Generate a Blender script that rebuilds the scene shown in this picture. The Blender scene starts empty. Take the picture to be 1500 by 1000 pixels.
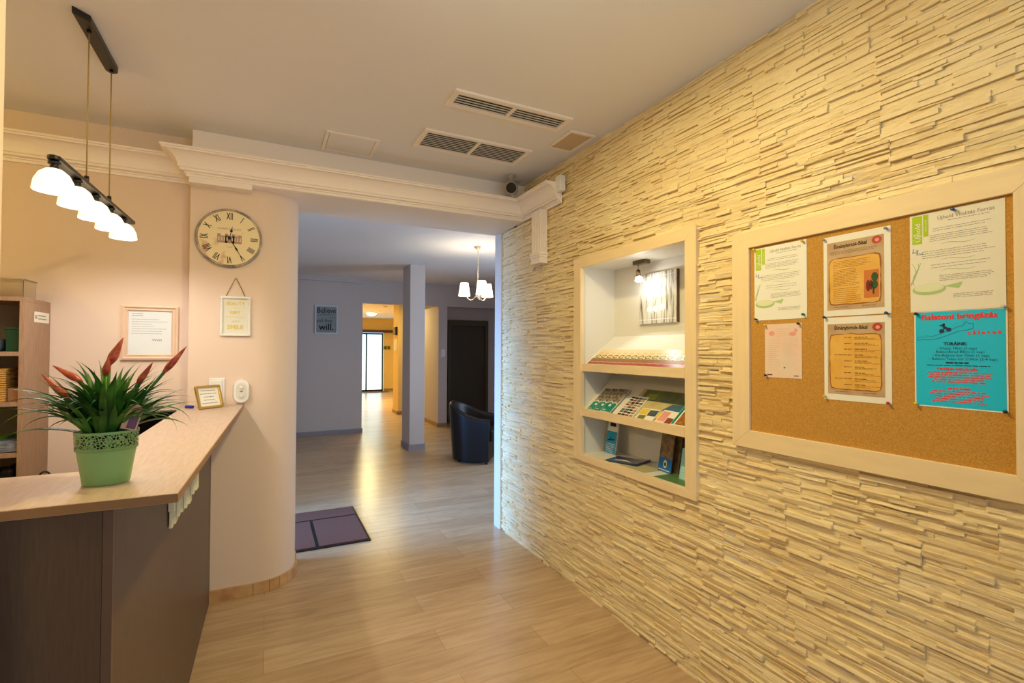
import bpy, bmesh, math, random
from mathutils import Vector, Matrix, Euler
random.seed(7)
PI = math.pi
S = bpy.context.scene
COL = S.collection

# ---------------------------------------------------------------- camera, light, exposure
F_PX = 718.17
cam_d = bpy.data.cameras.new('camera'); cam = bpy.data.objects.new('camera', cam_d); COL.objects.link(cam)
cam_d.sensor_width = 36.0; cam_d.lens = 36.0 * F_PX / 1500.0; cam_d.clip_start = 0.02; cam_d.clip_end = 100
H = 1.45
_yaw, _pit, _rol = .462733, .01673967, -.003963176
_F = Vector((math.sin(_yaw) * math.cos(_pit), math.cos(_yaw) * math.cos(_pit), math.sin(_pit)))
_r = Vector((math.cos(_yaw), -math.sin(_yaw), 0)); _d = _F.cross(_r)
_R = _r * math.cos(_rol) + _d * math.sin(_rol); _D = _d * math.cos(_rol) - _r * math.sin(_rol)
m3 = Matrix((_R, -_D, -_F)).transposed()
cam.matrix_world = Matrix.Translation((0, 0, H)) @ m3.to_4x4()
S.camera = cam
S.view_settings.view_transform = 'Standard'; S.view_settings.look = 'None'
S.view_settings.gamma = 1.0; S.view_settings.use_curve_mapping = False
S.view_settings.exposure = 0.12

W = bpy.data.worlds.new('world'); S.world = W; W.use_nodes = True
W.node_tree.nodes['Background'].inputs[0].default_value = (0.45, 0.68, 1.0, 1)
W.node_tree.nodes['Background'].inputs[1].default_value = 1.5

def area_light(name, loc, target, size, power, color, sy=None, spread=180):
    l = bpy.data.lights.new(name, 'AREA'); l.energy = power; l.color = color
    l.size = size
    if sy: l.shape = 'RECTANGLE'; l.size_y = sy
    l.spread = math.radians(spread)
    o = bpy.data.objects.new(name, l); COL.objects.link(o); o.location = loc
    o.rotation_euler = (Vector(target) - Vector(loc)).to_track_quat('-Z', 'Y').to_euler()
    return o
def point_light(name, loc, power, color, r=0.03):
    l = bpy.data.lights.new(name, 'POINT'); l.energy = power; l.color = color; l.shadow_soft_size = r
    o = bpy.data.objects.new(name, l); COL.objects.link(o); o.location = loc
    return o
YEL = (1.0, 0.87, 0.60); WARM = (1.0, 0.83, 0.62); DAY = (0.14, 0.40, 1.0)
point_light('ceiling_lamp_light', (0.50, 0.84, 2.32), 8.5, YEL, 0.09)
area_light('ceiling_downlight', (0.60, 1.50, 2.655), (0.60, 1.50, 0), 0.14, 24, (1.0, 0.80, 0.36))
point_light('desk_lamp_light', (-2.1, 2.3, 2.38), 18, (1.0, 0.68, 0.12), 0.08)
area_light('rear_door_daylight', (0.9, -2.15, 1.35), (0.9, 3.0, 1.3), 1.5, 11, (0.50, 0.74, 1.0), 2.1)
area_light('entrance_daylight', (-1.55, 4.30, 1.25), (1.7, 4.2, 0.55), 0.95, 48, DAY, 2.0, 62)
area_light('entrance_sky_light', (-1.0, 4.30, 1.10), (3, 4.3, 1.1), 0.9, 5, (0.50, 0.70, 1.0), 2.0, 170)
area_light('lobby_window_daylight', (4.8, 5.3, 1.5), (0.0, 6.3, 1.3), 1.5, 34, (0.60, 0.77, 1.0), 1.6, 110)  # added unseen fill that brightens the lobby; no window behind it
area_light('corridor_ceiling_light', (2.3, 13.4, 2.44), (2.3, 13.4, 0), 0.5, 95, (1.0, 0.76, 0.32))
area_light('corridor_ceiling_light', (2.2, 10.0, 2.44), (2.2, 10.0, 0), 0.4, 17, (1.0, 0.76, 0.32))

# ---------------------------------------------------------------- helpers
def lin(c):
    return tuple((v / 255 / 12.92) if v / 255 <= 0.04045 else ((v / 255 + 0.055) / 1.055) ** 2.4 for v in c) + (1.0,)
MATS = {}
def mat(name, rgb, rough=0.6, metal=0.0, emis=None, estr=0.0, noise=0.0, nscale=20, stretch=(1, 1, 1), rgb2=None, bump=0.0, bscale=60, spec=0.5, trans=0.0, alpha=1.0, coat=0.0):
    m = bpy.data.materials.new(name); m.use_nodes = True
    nt = m.node_tree; N = nt.nodes; L = nt.links; b = N['Principled BSDF']
    b.inputs['Base Color'].default_value = lin(rgb); b.inputs['Roughness'].default_value = rough
    b.inputs['Metallic'].default_value = metal; b.inputs['Specular IOR Level'].default_value = spec
    b.inputs['Coat Weight'].default_value = coat
    if trans: b.inputs['Transmission Weight'].default_value = trans
    if alpha < 1: b.inputs['Alpha'].default_value = alpha
    if emis: b.inputs['Emission Color'].default_value = lin(emis); b.inputs['Emission Strength'].default_value = estr
    tc = N.new('ShaderNodeTexCoord')
    if noise > 0 or rgb2:
        mp = N.new('ShaderNodeMapping'); mp.inputs['Scale'].default_value = stretch; L.new(tc.outputs['Object'], mp.inputs[0])
        nz = N.new('ShaderNodeTexNoise'); nz.inputs['Scale'].default_value = nscale; nz.inputs['Detail'].default_value = 5; L.new(mp.outputs[0], nz.inputs[0])
        cr = N.new('ShaderNodeValToRGB'); cr.color_ramp.elements[0].position = 0.3; cr.color_ramp.elements[1].position = 0.7
        c2 = rgb2 or tuple(v * (1 - noise) for v in rgb)
        cr.color_ramp.elements[0].color = lin(c2); cr.color_ramp.elements[1].color = lin(rgb)
        L.new(nz.outputs[0], cr.inputs[0]); L.new(cr.outputs[0], b.inputs['Base Color'])
    if bump > 0:
        n2 = N.new('ShaderNodeTexNoise'); n2.inputs['Scale'].default_value = bscale; n2.inputs['Detail'].default_value = 4; L.new(tc.outputs['Object'], n2.inputs[0])
        bp = N.new('ShaderNodeBump'); bp.inputs['Strength'].default_value = bump; bp.inputs['Distance'].default_value = 0.004
        L.new(n2.outputs[0], bp.inputs['Height']); L.new(bp.outputs[0], b.inputs['Normal'])
    MATS[name] = m
    return m

paint = mat('wall_paint', (230, 209, 190), 0.7, bump=0.08, bscale=180)
lobby_paint = mat('lobby_paint', (206, 196, 192), 0.75, bump=0.05, bscale=180)
ceil_paint = mat('ceiling_paint', (236, 236, 238), 0.75, bump=0.06, bscale=120)
trim_paint = mat('cornice_paint', (250, 240, 230), 0.55)
hall_paint = mat('corridor_paint', (235, 205, 135), 0.7)
oak = mat('light_beech', (246, 222, 176), 0.5, noise=0.04, nscale=6, stretch=(6, 1, 6), bump=0.03)
oak_v = mat('light_beech_upright', (246, 222, 176), 0.5, noise=0.04, nscale=6, stretch=(6, 6, 1), bump=0.03)
lam_top = mat('counter_laminate_top', (204, 182, 164), 0.32, rgb2=(188, 164, 146), nscale=9, stretch=(14, 1.5, 10), spec=0.5)
lam = mat('counter_laminate', (100, 80, 62), 0.42, rgb2=(88, 70, 54), nscale=10, stretch=(16, 16, 1.2), spec=0.4)
lam_cab = mat('cabinet_laminate', (172, 140, 114), 0.5, rgb2=(150, 120, 97), nscale=10, stretch=(16, 16, 1.2))
white = mat('white_plastic', (236, 236, 232), 0.35)
white_paint = mat('niche_white', (232, 230, 222), 0.6)
black = mat('black_metal', (22, 18, 15), 0.35)
black_pl = mat('black_plastic', (14, 14, 16), 0.35)
blackm = mat('black_matte', (20, 19, 20), 0.7)
leather = mat('black_leather', (24, 18, 14), 0.42, spec=0.3, bump=0.15, bscale=140)
chrome = mat('brushed_nickel', (190, 180, 165), 0.25, metal=1.0)
brass = mat('gold_frame', (196, 164, 92), 0.35, metal=0.55)
paper = mat('paper_white', (240, 238, 228), 0.7)
cork = mat('cork', (212, 162, 76), 0.9, rgb2=(176, 124, 46), nscale=330, bump=0.2, bscale=400)
tile = mat('skirting_tile', (216, 176, 122), 0.35, rgb2=(180, 130, 84), nscale=9)
grey_skirt = mat('grey_skirting', (150, 145, 150), 0.5)
soil = mat('soil', (40, 28, 18), 0.95)
louvre_white = mat('louvre_white', (222, 220, 212), 0.45)
dark_void = mat('dark_recess', (40, 42, 42), 0.8)
rubber = mat('mat_black_rubber', (18, 17, 18), 0.6)
carpet = mat('mat_brown_carpet', (128, 80, 60), 0.95, noise=0.3, nscale=300, bump=0.4, bscale=400)

def ink(name, rgb): return mat('ink_' + name, rgb, 0.75)
ink_black = ink('black', (30, 28, 30)); ink_grey = ink('grey', (135, 130, 122)); ink_red = ink('red', (226, 60, 60))
ink_navy = ink('navy', (22, 48, 84)); ink_lime = ink('lime', (176, 206, 20)); ink_green = ink('soft_green', (178, 206, 140)); ink_gold = ink('gold', (222, 196, 92))
ink_brown = ink('brown', (96, 58, 26)); ink_blue = ink('blue', (50, 116, 160)); ink_white = ink('white', (244, 244, 240)); ink_teal = ink('teal', (0, 150, 130))
ink_pale = ink('pale', (196, 196, 170)); ink_pink = ink('pink', (232, 160, 150)); ink_orange = ink('orange', (206, 120, 60)); ink_olive = ink('olive', (120, 120, 50)); ink_cyan = ink('cyan', (40, 160, 205))
ink_wood = ink('castle_purple', (178, 146, 134)); ink_yellow = ink('yellow', (232, 204, 60)); ink_dgreen = ink('dark_green', (46, 84, 44))

class MB:
    def __init__(s): s.v = []; s.f = []; s.sm = []
    def add(s, vs, fs, smooth=False):
        n = len(s.v); s.v += [tuple(v) for v in vs]
        for f in fs: s.f.append(tuple(i + n for i in f)); s.sm.append(smooth)
        return s
    def box(s, x0, x1, y0, y1, z0, z1, M=None):
        vs = [Vector((x, y, z)) for z in (z0, z1) for y in (y0, y1) for x in (x0, x1)]
        if M: vs = [M @ v for v in vs]
        return s.add(vs, [(0, 2, 3, 1), (4, 5, 7, 6), (0, 1, 5, 4), (2, 6, 7, 3), (0, 4, 6, 2), (1, 3, 7, 5)])
    def prism(s, poly, z0, z1, smooth_sides=False):     # poly counter-clockwise in XY
        n = len(poly); vs = [(p[0], p[1], z0) for p in poly] + [(p[0], p[1], z1) for p in poly]
        s.add(vs, [tuple(range(n))[::-1], tuple(range(n, 2 * n))])
        return s.add(vs, [(i, (i + 1) % n, n + (i + 1) % n, n + i) for i in range(n)], smooth_sides)
    def prism_axis(s, poly, a0, a1, axis):              # poly in the two other axes
        base = len(s.v); t = MB().prism(poly, a0, a1)
        if axis == 'x': vs = [(z, x, y) for x, y, z in t.v]
        elif axis == 'y': vs = [(x, z, y) for x, y, z in t.v]
        else: vs = t.v
        return s.add(vs, t.f)
    def lathe(s, prof, n=24, M=None, smooth=True, sx=1, sy=1, arc=None):
        vs = []
        for r, z in prof:
            for i in range(n):
                a = 2 * PI * i / n; v = Vector((r * math.cos(a) * sx, r * math.sin(a) * sy, z)); vs.append(M @ v if M else v)
        fs = []
        for j in range(len(prof) - 1):
            for i in range(n): fs.append((j * n + i, j * n + (i + 1) % n, (j + 1) * n + (i + 1) % n, (j + 1) * n + i))
        return s.add(vs, fs, smooth)
    def cyl(s, a, b, r, r2=None, n=16, caps=True, smooth=True):
        a = Vector(a); b = Vector(b); q = (b - a).to_track_quat('Z', 'Y').to_matrix().to_4x4(); M = Matrix.Translation(a) @ q; L = (b - a).length
        r2 = r if r2 is None else r2
        s.lathe([(r, 0), (r2, L)], n, M, smooth)
        if caps: s.lathe([(0.0001, 0), (r, 0)], n, M, False); s.lathe([(r2, L), (0.0001, L)], n, M, False)
        return s
    def tube(s, pts, r, n=8, closed=False):
        pts = [Vector(p) for p in pts]; rs = r if isinstance(r, (list, tuple)) else [r] * len(pts)
        vs = []; N = len(pts)
        for i, p in enumerate(pts):
            t = (pts[(i + 1) % N] - pts[i - 1]) if closed else (pts[min(i + 1, N - 1)] - pts[max(i - 1, 0)])
            t.normalize(); up = Vector((0, 0, 1)) if abs(t.z) < 0.95 else Vector((1, 0, 0))
            a = t.cross(up).normalized(); b = a.cross(t)
            for k in range(n):
                an = 2 * PI * k / n; vs.append(p + (a * math.cos(an) + b * math.sin(an)) * rs[i])
        fs = []
        for i in range(N if closed else N - 1):
            j = (i + 1) % N
            for k in range(n): fs.append((i * n + k, i * n + (k + 1) % n, j * n + (k + 1) % n, j * n + k))
        s.add(vs, fs, True)
        if not closed: s.add(vs, [tuple(range(n))[::-1], tuple(range((N - 1) * n, N * n))])
        return s
    def text(s, txt, size, u=0, v=0, align='CENTER', sx=1.0, w=0.0004, rot=0.0, bold=0.0, skew=0.0):
        c = bpy.data.curves.new('t', 'FONT'); c.body = txt; c.size = size; c.align_x = align; c.align_y = 'CENTER'; c.resolution_u = 2
        c.shear = skew
        o = bpy.data.objects.new('t', c); COL.objects.link(o)
        me = o.to_mesh(); M = Matrix.Translation((u, v, w)) @ Matrix.Rotation(rot, 4, 'Z') @ Matrix.Diagonal((sx, 1, 1, 1))
        for kk, db in enumerate((-bold, 0, bold) if bold else (0,)):
            for kj, dv in enumerate((-bold * 0.5, bold * 0.5) if bold else (0,)): s.add([M @ (x.co + Vector((db, dv, kk * 0.00008 + kj * 0.00004))) for x in me.vertices], [tuple(p.vertices) for p in me.polygons])
        o.to_mesh_clear(); bpy.data.objects.remove(o); bpy.data.curves.remove(c)
        return s
    def rect(s, u0, u1, v0, v1, w=0.0004, rot=0, shear=0):
        return s.add([(u0, v0, w), (u1, v0, w), (u1 + shear, v1, w), (u0 + shear, v1, w)], [(0, 1, 2, 3)])
    def poly(s, pts, w=0.0004): return s.add([(p[0], p[1], w) for p in pts], [tuple(range(len(pts)))])
    def ell(s, cu, cv, ru, rv, w=0.0004, n=20): return s.poly([(cu + ru * math.cos(2 * PI * i / n), cv + rv * math.sin(2 * PI * i / n)) for i in range(n)], w)
    def lines(s, u0, u1, v0, v1, n, th=0.0011, w=0.0004, center=False, rag=0.15):   # lines of print too small to read
        for i in range(n):
            v = v1 - (v1 - v0) * (i / max(1, n - 1)); L = (u1 - u0) * (1 - random.random() * rag); a = u0 + ((u1 - u0) - L) / 2 if center else u0
            u = a
            while u < a + L - 0.002:
                l = random.uniform(0.005, 0.02); e = min(u + l, a + L); s.rect(u, e, v - th / 2, v + th / 2, w); u = e + 0.002
        return s
    def build(s, name, m, parent=None, bevel=0.0, seg=2, M=None):
        me = bpy.data.meshes.new(name); me.from_pydata(s.v, [], s.f); me.update()
        me.materials.append(m)
        for p, sm in zip(me.polygons, s.sm): p.use_smooth = sm
        o = bpy.data.objects.new(name, me); COL.objects.link(o)
        if bevel or any(s.sm):
            b = bmesh.new(); b.from_mesh(me); bmesh.ops.remove_doubles(b, verts=b.verts, dist=0.00001); b.to_mesh(me); b.free()
        if bevel:
            md = o.modifiers.new('b', 'BEVEL'); md.width = bevel; md.segments = seg; md.limit_method = 'ANGLE'; md.angle_limit = 0.6
        if parent: o.parent = parent
        if M: o.matrix_world = M
        return o

def tag(o, label=None, cat=None, group=None, kind=None):
    if label: o['label'] = label
    if cat: o['category'] = cat
    if group: o['group'] = group
    if kind: o['kind'] = kind
    return o
def thing(name, label, cat, loc=(0, 0, 0), rot=None, group=None):
    o = bpy.data.objects.new(name, None); COL.objects.link(o); o.empty_display_size = 0.05
    o.location = loc
    if rot is not None: o.rotation_euler = rot if not isinstance(rot, Matrix) else rot.to_euler()
    return tag(o, label, cat, group)
def struct(o, label=None): return tag(o, label, None, None, 'structure')
ROT_R = Matrix(((0, 0, -1), (-1, 0, 0), (0, 1, 0)))     # local x -> -Y, y -> +Z, z -> -X (on the right wall, facing the room)
ROT_F = Matrix(((1, 0, 0), (0, 0, -1), (0, 1, 0)))      # local x -> +X, y -> +Z, z -> -Y (on a wall facing the camera)
def yz(y, z, X): return y * X / 1.7, H + (z - H) * X / 1.7  # a spot read on the plane x=1.7 carried to plane X
def dup(root, label=None, name=None):
    r = root.copy(); COL.objects.link(r)
    if label: r['label'] = label
    for ch in list(root.children):
        c = ch.copy(); COL.objects.link(c); c.parent = r; c.matrix_parent_inverse = ch.matrix_parent_inverse.copy()
        for g in list(ch.children):
            d = g.copy(); COL.objects.link(d); d.parent = c; d.matrix_parent_inverse = g.matrix_parent_inverse.copy()
    return r

# ---------------------------------------------------------------- floor
fm = bpy.data.materials.new('oak_plank_floor'); fm.use_nodes = True
nt = fm.node_tree; N = nt.nodes; L = nt.links; b = N['Principled BSDF']
tc = N.new('ShaderNodeTexCoord')
br = N.new('ShaderNodeTexBrick'); br.inputs['Scale'].default_value = 1.0; br.inputs['Brick Width'].default_value = 1.25; br.inputs['Row Height'].default_value = 0.19
br.inputs['Mortar Size'].default_value = 0.0012; br.inputs['Mortar Smooth'].default_value = 0.2; br.offset = 0.37
br.inputs['Color1'].default_value = (0.0, 0.0, 0.0, 1); br.inputs['Color2'].default_value = (1, 1, 1, 1); br.inputs['Mortar'].default_value = (0.5, 0.5, 0.5, 1)
L.new(tc.outputs['Object'], br.inputs[0])
cr = N.new('ShaderNodeValToRGB'); cr.color_ramp.elements[0].color = lin((194, 164, 126)); cr.color_ramp.elements[1].color = lin((208, 180, 142))
L.new(br.outputs['Color'], cr.inputs[0])
mp = N.new('ShaderNodeMapping'); mp.inputs['Scale'].default_value = (1.0, 9.0, 1.0); L.new(tc.outputs['Object'], mp.inputs[0])
nz = N.new('ShaderNodeTexNoise'); nz.inputs['Scale'].default_value = 2.6; nz.inputs['Detail'].default_value = 7; nz.inputs['Distortion'].default_value = 1.2; L.new(mp.outputs[0], nz.inputs[0])
cr2 = N.new('ShaderNodeValToRGB'); cr2.color_ramp.elements[0].position = 0.32; cr2.color_ramp.elements[1].position = 0.62
cr2.color_ramp.elements[0].color = (0.70, 0.62, 0.54, 1); cr2.color_ramp.elements[1].color = (1, 1, 1, 1); L.new(nz.outputs[0], cr2.inputs[0])
mx = N.new('ShaderNodeMix'); mx.data_type = 'RGBA'; mx.blend_type = 'MULTIPLY'; mx.inputs[0].default_value = 0.6
L.new(cr.outputs[0], mx.inputs[6]); L.new(cr2.outputs[0], mx.inputs[7])
mx2 = N.new('ShaderNodeMix'); mx2.data_type = 'RGBA'; mx2.inputs[7].default_value = lin((120, 95, 70)); L.new(mx.outputs[2], mx2.inputs[6])
ml = N.new('ShaderNodeMath'); ml.operation = 'MULTIPLY'; ml.inputs[1].default_value = 0.6; L.new(br.outputs['Fac'], ml.inputs[0]); L.new(ml.outputs[0], mx2.inputs[0])
L.new(mx2.outputs[2], b.inputs['Base Color']); b.inputs['Roughness'].default_value = 0.27
bp = N.new('ShaderNodeBump'); bp.inputs['Strength'].default_value = 0.12; bp.inputs['Distance'].default_value = 0.002; L.new(nz.outputs[0], bp.inputs['Height']); L.new(bp.outputs[0], b.inputs['Normal'])
struct(MB().box(-3.2, 6, -2.6, 18.5, -0.1, 0).build('floor', fm))

# ---------------------------------------------------------------- shell
CZ = 2.67
struct(MB().box(-3.2, 6, -2.6, 8.84, CZ, CZ + 0.1).build('ceiling', ceil_paint))
struct(MB().box(1.0, 6, 8.99, 18.5, 2.50, 2.6).build('ceiling_corridor', ceil_paint))
# right wall behind the stone cladding, with the recess left open
NY0, NY1, NZ0, NZ1 = 1.645, 2.478, 0.822, 1.955
rw = MB()
rw.box(1.715, 2.05, -2.6, NY0, 0, CZ); rw.box(1.715, 2.05, NY1, 3.709, 0, CZ)
rw.box(1.715, 2.05, NY0, NY1, 0, NZ0); rw.box(1.715, 2.05, NY0, NY1, NZ1, CZ); rw.box(1.97, 2.05, NY0, NY1, NZ0, NZ1)
struct(rw.build('wall_right_core', lobby_paint))
# stacked stone strips as real relief
stone = bpy.data.materials.new('stacked_stone'); stone.use_nodes = True
nt = stone.node_tree; N = nt.nodes; L = nt.links; b = N['Principled BSDF']
tc = N.new('ShaderNodeTexCoord'); mp = N.new('ShaderNodeMapping'); mp.inputs['Scale'].default_value = (1, 1, 2); L.new(tc.outputs['Object'], mp.inputs[0])
nz = N.new('ShaderNodeTexNoise'); nz.inputs['Scale'].default_value = 3; nz.inputs['Detail'].default_value = 3; L.new(mp.outputs[0], nz.inputs[0])
cr = N.new('ShaderNodeValToRGB'); cr.color_ramp.elements[0].position = 0.3; cr.color_ramp.elements[1].position = 0.7
cr.color_ramp.elements[0].color = lin((235, 212, 162)); cr.color_ramp.elements[1].color = lin((246, 229, 184)); L.new(nz.outputs[0], cr.inputs[0]); L.new(cr.outputs[0], b.inputs['Base Color'])
b.inputs['Roughness'].default_value = 0.42
mp2 = N.new('ShaderNodeMapping'); mp2.inputs['Scale'].default_value = (1, 0.55, 1.5); L.new(tc.outputs['Object'], mp2.inputs[0])
n2 = N.new('ShaderNodeTexNoise'); n2.inputs['Scale'].default_value = 60; n2.inputs['Detail'].default_value = 5; L.new(mp2.outputs[0], n2.inputs[0])
bp = N.new('ShaderNodeBump'); bp.inputs['Strength'].default_value = 0.8; bp.inputs['Distance'].default_value = 0.006; L.new(n2.outputs[0], bp.inputs['Height']); L.new(bp.outputs[0], b.inputs['Normal'])

def stone_wall():
    R = random.Random(3); mb = MB(); XB = 1.716
    def strip(y0, y1, z0, z1, d):
        n = max(1, int((y1 - y0) / 0.045)); top = []; bot = []; tilt = R.uniform(-0.0015, 0.003)
        for i in range(n + 1):
            y = y0 + (y1 - y0) * i / n
            e = 0.0006 if 0 < i < n else 0
            dz0 = R.uniform(-0.0016, 0.0016) if 0 < i < n else 0; dz1 = R.uniform(-0.0012, 0.0012) if 0 < i < n else 0
            j = R.uniform(-0.0016, 0.0016)
            bot.append((XB - d + j + tilt, y, z0 + dz0)); top.append((XB - d + j - tilt * 0.5 + R.uniform(0, 0.001), y, z1 - 0.0007 + dz1))
        vs = bot + top + [(XB, y, z0) for _, y, _ in bot] + [(XB, y, z1) for _, y, _ in bot]; m = n + 1; fs = []
        for i in range(n):
            fs += [(i + 1, i, m + i, m + i + 1), (2 * m + i, i, i + 1, 2 * m + i + 1), (m + i, 3 * m + i, 3 * m + i + 1, m + i + 1)]
        fs += [(0, 2 * m, 3 * m, m), (n, m + n, 3 * m + n, 2 * m + n)]
        mb.add(vs, fs)
    z = 0.0; course = 0
    while z < CZ - 0.002:
        hc = min(0.10, CZ - z)
        y = -1.0 - R.uniform(0, 0.4)
        while y < 3.6:
            pw = 0.42; ya, yb = y + 0.0006, y + pw
            zz = z; prev = 0
            while zz < z + hc - 0.001:
                h = R.choice((0.0065, 0.008, 0.0095, 0.011, 0.013, 0.017))
                h = min(h, z + hc - zz)
                if z + hc - zz - h < 0.005: h = z + hc - zz
                u = ya
                while u < yb - 0.001:
                    l = R.choice((0.04, 0.07, 0.11, 0.16, 0.24)); e = min(u + l, yb)
                    if yb - e < 0.04: e = yb
                    d = R.choice((0.003, 0.005, 0.006, 0.008, 0.010, 0.013, 0.017))
                    a0, a1 = u, min(e, 3.594)
                    segs = [(a0, a1)]
                    if zz + h > 0.80 and zz < 1.99:
                        segs = []
                        if a0 < 1.605: segs.append((a0, min(a1, 1.605)))
                        if a1 > 2.53: segs.append((max(a0, 2.53), a1))
                    for p, q in segs:
                        if q - p > 0.004: strip(p, q, zz, zz + h, d)
                    u = e
                zz += h
            y += pw
        z += hc; course += 1
    return mb
struct(stone_wall().build('wall_right', stone))
struct(MB().box(1.692, 1.72, 3.596, 3.712, 0, 2.40).box(1.692, 2.06, 3.709, 3.715, 0, 2.4).build('trim_1', mat('corner_bead_white', (225, 218, 205), 0.5), bevel=0.003))
# lobby right side, front and left walls
struct(MB().box(2.05, 6, 3.55, 3.709, 0, CZ).build('wall_lobby_front', lobby_paint))
struct(MB().box(4.9, 5.0, 3.709, 9.6, 0, CZ).build('wall_lobby_right', lobby_paint))
lw = MB(); lw.box(-1.2, -1.05, 3.70, 3.80, 0, CZ); lw.box(-1.2, -1.05, 4.82, 9.0, 0, CZ); lw.box(-1.2, -1.05, 3.80, 4.82, 2.15, CZ)
struct(lw.build('wall_lobby_left', lobby_paint))
df = MB(); df.box(-1.15, -1.09, 3.80, 3.85, 0, 2.15).box(-1.15, -1.09, 4.77, 4.82, 0, 2.15).box(-1.15, -1.09, 3.85, 4.77, 2.10, 2.15)
struct(df.build('door_1', blackm))
# wall with the printed sign, corridor walls, lift recess
struct(MB().box(-1.2, 1.485, 8.84, 8.99, 0, CZ).build('wall_back', lobby_paint))
struct(MB().box(1.485, 6, 8.84, 8.99, 2.262, CZ).build('wall_back_header', lobby_paint))
struct(MB().box(2.87, 3.04, 8.84, 9.75, 0, 2.2615).build('wall_back_pier', lobby_paint))
struct(MB().box(3.04, 4.9, 9.30, 9.42, 0, CZ).build('wall_lift_recess', lobby_paint))
struct(MB().box(1.30, 1.40, 8.99, 18.0, 0, 2.55).build('wall_corridor_left', hall_paint))
struct(MB().box(2.61, 2.90, 10.9, 11.4, 0, 2.55).build('wall_corridor_pier', hall_paint, bevel=0.02))
struct(MB().box(2.90, 5.0, 10.9, 11.0, 0, 2.55).build('wall_corridor_side', hall_paint))
struct(MB().box(4.6, 4.7, 11.0, 17.3, 0, 2.55).build('wall_corridor_right', hall_paint))
fw = MB(); fw.box(3.62, 5, 17.2, 17.35, 0, 2.55).box(1.3, 3.62, 17.2, 17.35, 2.02, 2.55).box(1.3, 2.0, 17.2, 17.35, 0, 2.02)
struct(fw.build('wall_corridor_far', hall_paint))
# reception walls
struct(MB().box(-3.2, -0.385, 3.38, 3.71, 0, CZ).build('wall_left', paint))
struct(MB().box(-3.2, -3.1, -2.6, 3.4, 0, CZ).build('wall_desk_side', paint))
struct(MB().box(-1.6, -0.468, 1.18, 1.30, 0, CZ).build('wall_left_front', paint))
rr = MB(); rr.box(-3.2, 0.15, -2.6, -2.45, 0, CZ).box(1.65, 2.05, -2.6, -2.45, 0, CZ).box(0.15, 1.65, -2.6, -2.45, 2.4, CZ)
struct(rr.build('wall_rear', paint))
# rounded wall end with the clock
arc = [(-0.05 + 0.225 * math.cos(a), 3.52 + 0.225 * math.sin(a)) for a in [-PI / 2 + PI / 2 * i / 24 for i in range(25)]]
struct(MB().prism([(-0.40, 3.71), (-0.40, 3.295)] + arc + [(0.175, 3.71)], 0, 2.40, False).build('wall_rounded_end', paint))
for p in bpy.data.objects['wall_rounded_end'].data.polygons:
    if abs(p.normal.z) < 0.1: p.use_smooth = True
_m = bpy.data.objects['wall_rounded_end'].modifiers.new('e', 'EDGE_SPLIT'); _m.split_angle = 0.5
# beam over the passage
struct(MB().box(-0.386, 1.716, 3.225, 3.712, 2.40, CZ).build('wall_beam', trim_paint))
struct(MB().box(-0.40, -0.09, 3.215, 3.30, 2.372, 2.402).build('trim_2', trim_paint, bevel=0.002))
# cornice swept round the corners
def sweep(path, prof):
    n = len(path); mb = MB(); vs = []; P = [Vector(p) for p in path]
    for i, p in enumerate(P):
        dirs = []
        if i > 0: dirs.append((P[i] - P[i - 1]).normalized())
        if i < n - 1: dirs.append((P[i + 1] - P[i]).normalized())
        ns = [Vector((d.y, -d.x)) for d in dirs]
        m = ns[0] if len(ns) == 1 else (ns[0] + ns[1]) / (1 + ns[0].dot(ns[1]))
        for o, z in prof: q = p + m * o; vs.append((q.x, q.y, z))
    k = len(prof); fs = []
    for i in range(n - 1):
        for j in range(k - 1): fs.append((i * k + j, (i + 1) * k + j, (i + 1) * k + j + 1, i * k + j + 1))
    fs += [tuple(range(k)), tuple(range((n - 1) * k, n * k))[::-1]]
    return mb.add(vs, fs)
prof = [(0, 2.402), (0.012, 2.402), (0.012, 2.416), (0.020, 2.418), (0.020, 2.424), (0.040, 2.428), (0.040, 2.440), (0.048, 2.442)]
prof += [(0.048 + 0.055 * (1 - math.cos(a)), 2.444 + 0.070 * math.sin(a)) for a in [PI / 2 * i / 8 for i in range(9)]]
prof += [(0.110, 2.514), (0.112, 2.522), (0.120, 2.524), (0.120, 2.534), (0.0, 2.534)]
cn = sweep([(-3.1, 3.38), (-0.40, 3.38), (-0.40, 3.225), (1.70, 3.225), (1.70, 2.69)], prof)
struct(cn.build('trim_3', trim_paint))
# skirtings
sk = MB(); R2 = random.Random(5)
pts = [(-0.30, 3.295), (-0.21, 3.295), (-0.05, 3.295)] + arc[1:] + [(0.175, 3.71)]
cuts = [(-0.30, 3.295), (-0.06, 3.295)] + [arc[i] for i in (5, 9, 13, 16, 19, 21, 24)] + [(0.175, 3.70)]
def outw(p):
    if p[0] <= -0.05: return Vector((0, -1))
    v = Vector((p[0] + 0.05, p[1] - 3.52)); v = Vector((1, 0)) if p[1] > 3.52 else v
    return v.normalized()
for a, c in zip(cuts[:-1], cuts[1:]):
    A = Vector(a); C = Vector(c); g = (C - A).normalized() * 0.001; t = 0.014 + R2.uniform(-0.001, 0.001)
    A += g; C -= g; sk.prism([tuple(A + outw(a) * t), tuple(C + outw(c) * t), tuple(C - outw(c) * 0.01), tuple(A - outw(a) * 0.01)], 0, 0.066)
struct(sk.build('baseboard_column', tile, bevel=0.0015))
struct(MB().box(-1.05, 1.497, 8.825, 8.84, 0, 0.07).box(1.485, 1.5, 8.84, 8.99, 0, 0.07).build('baseboard_back', grey_skirt))
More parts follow.
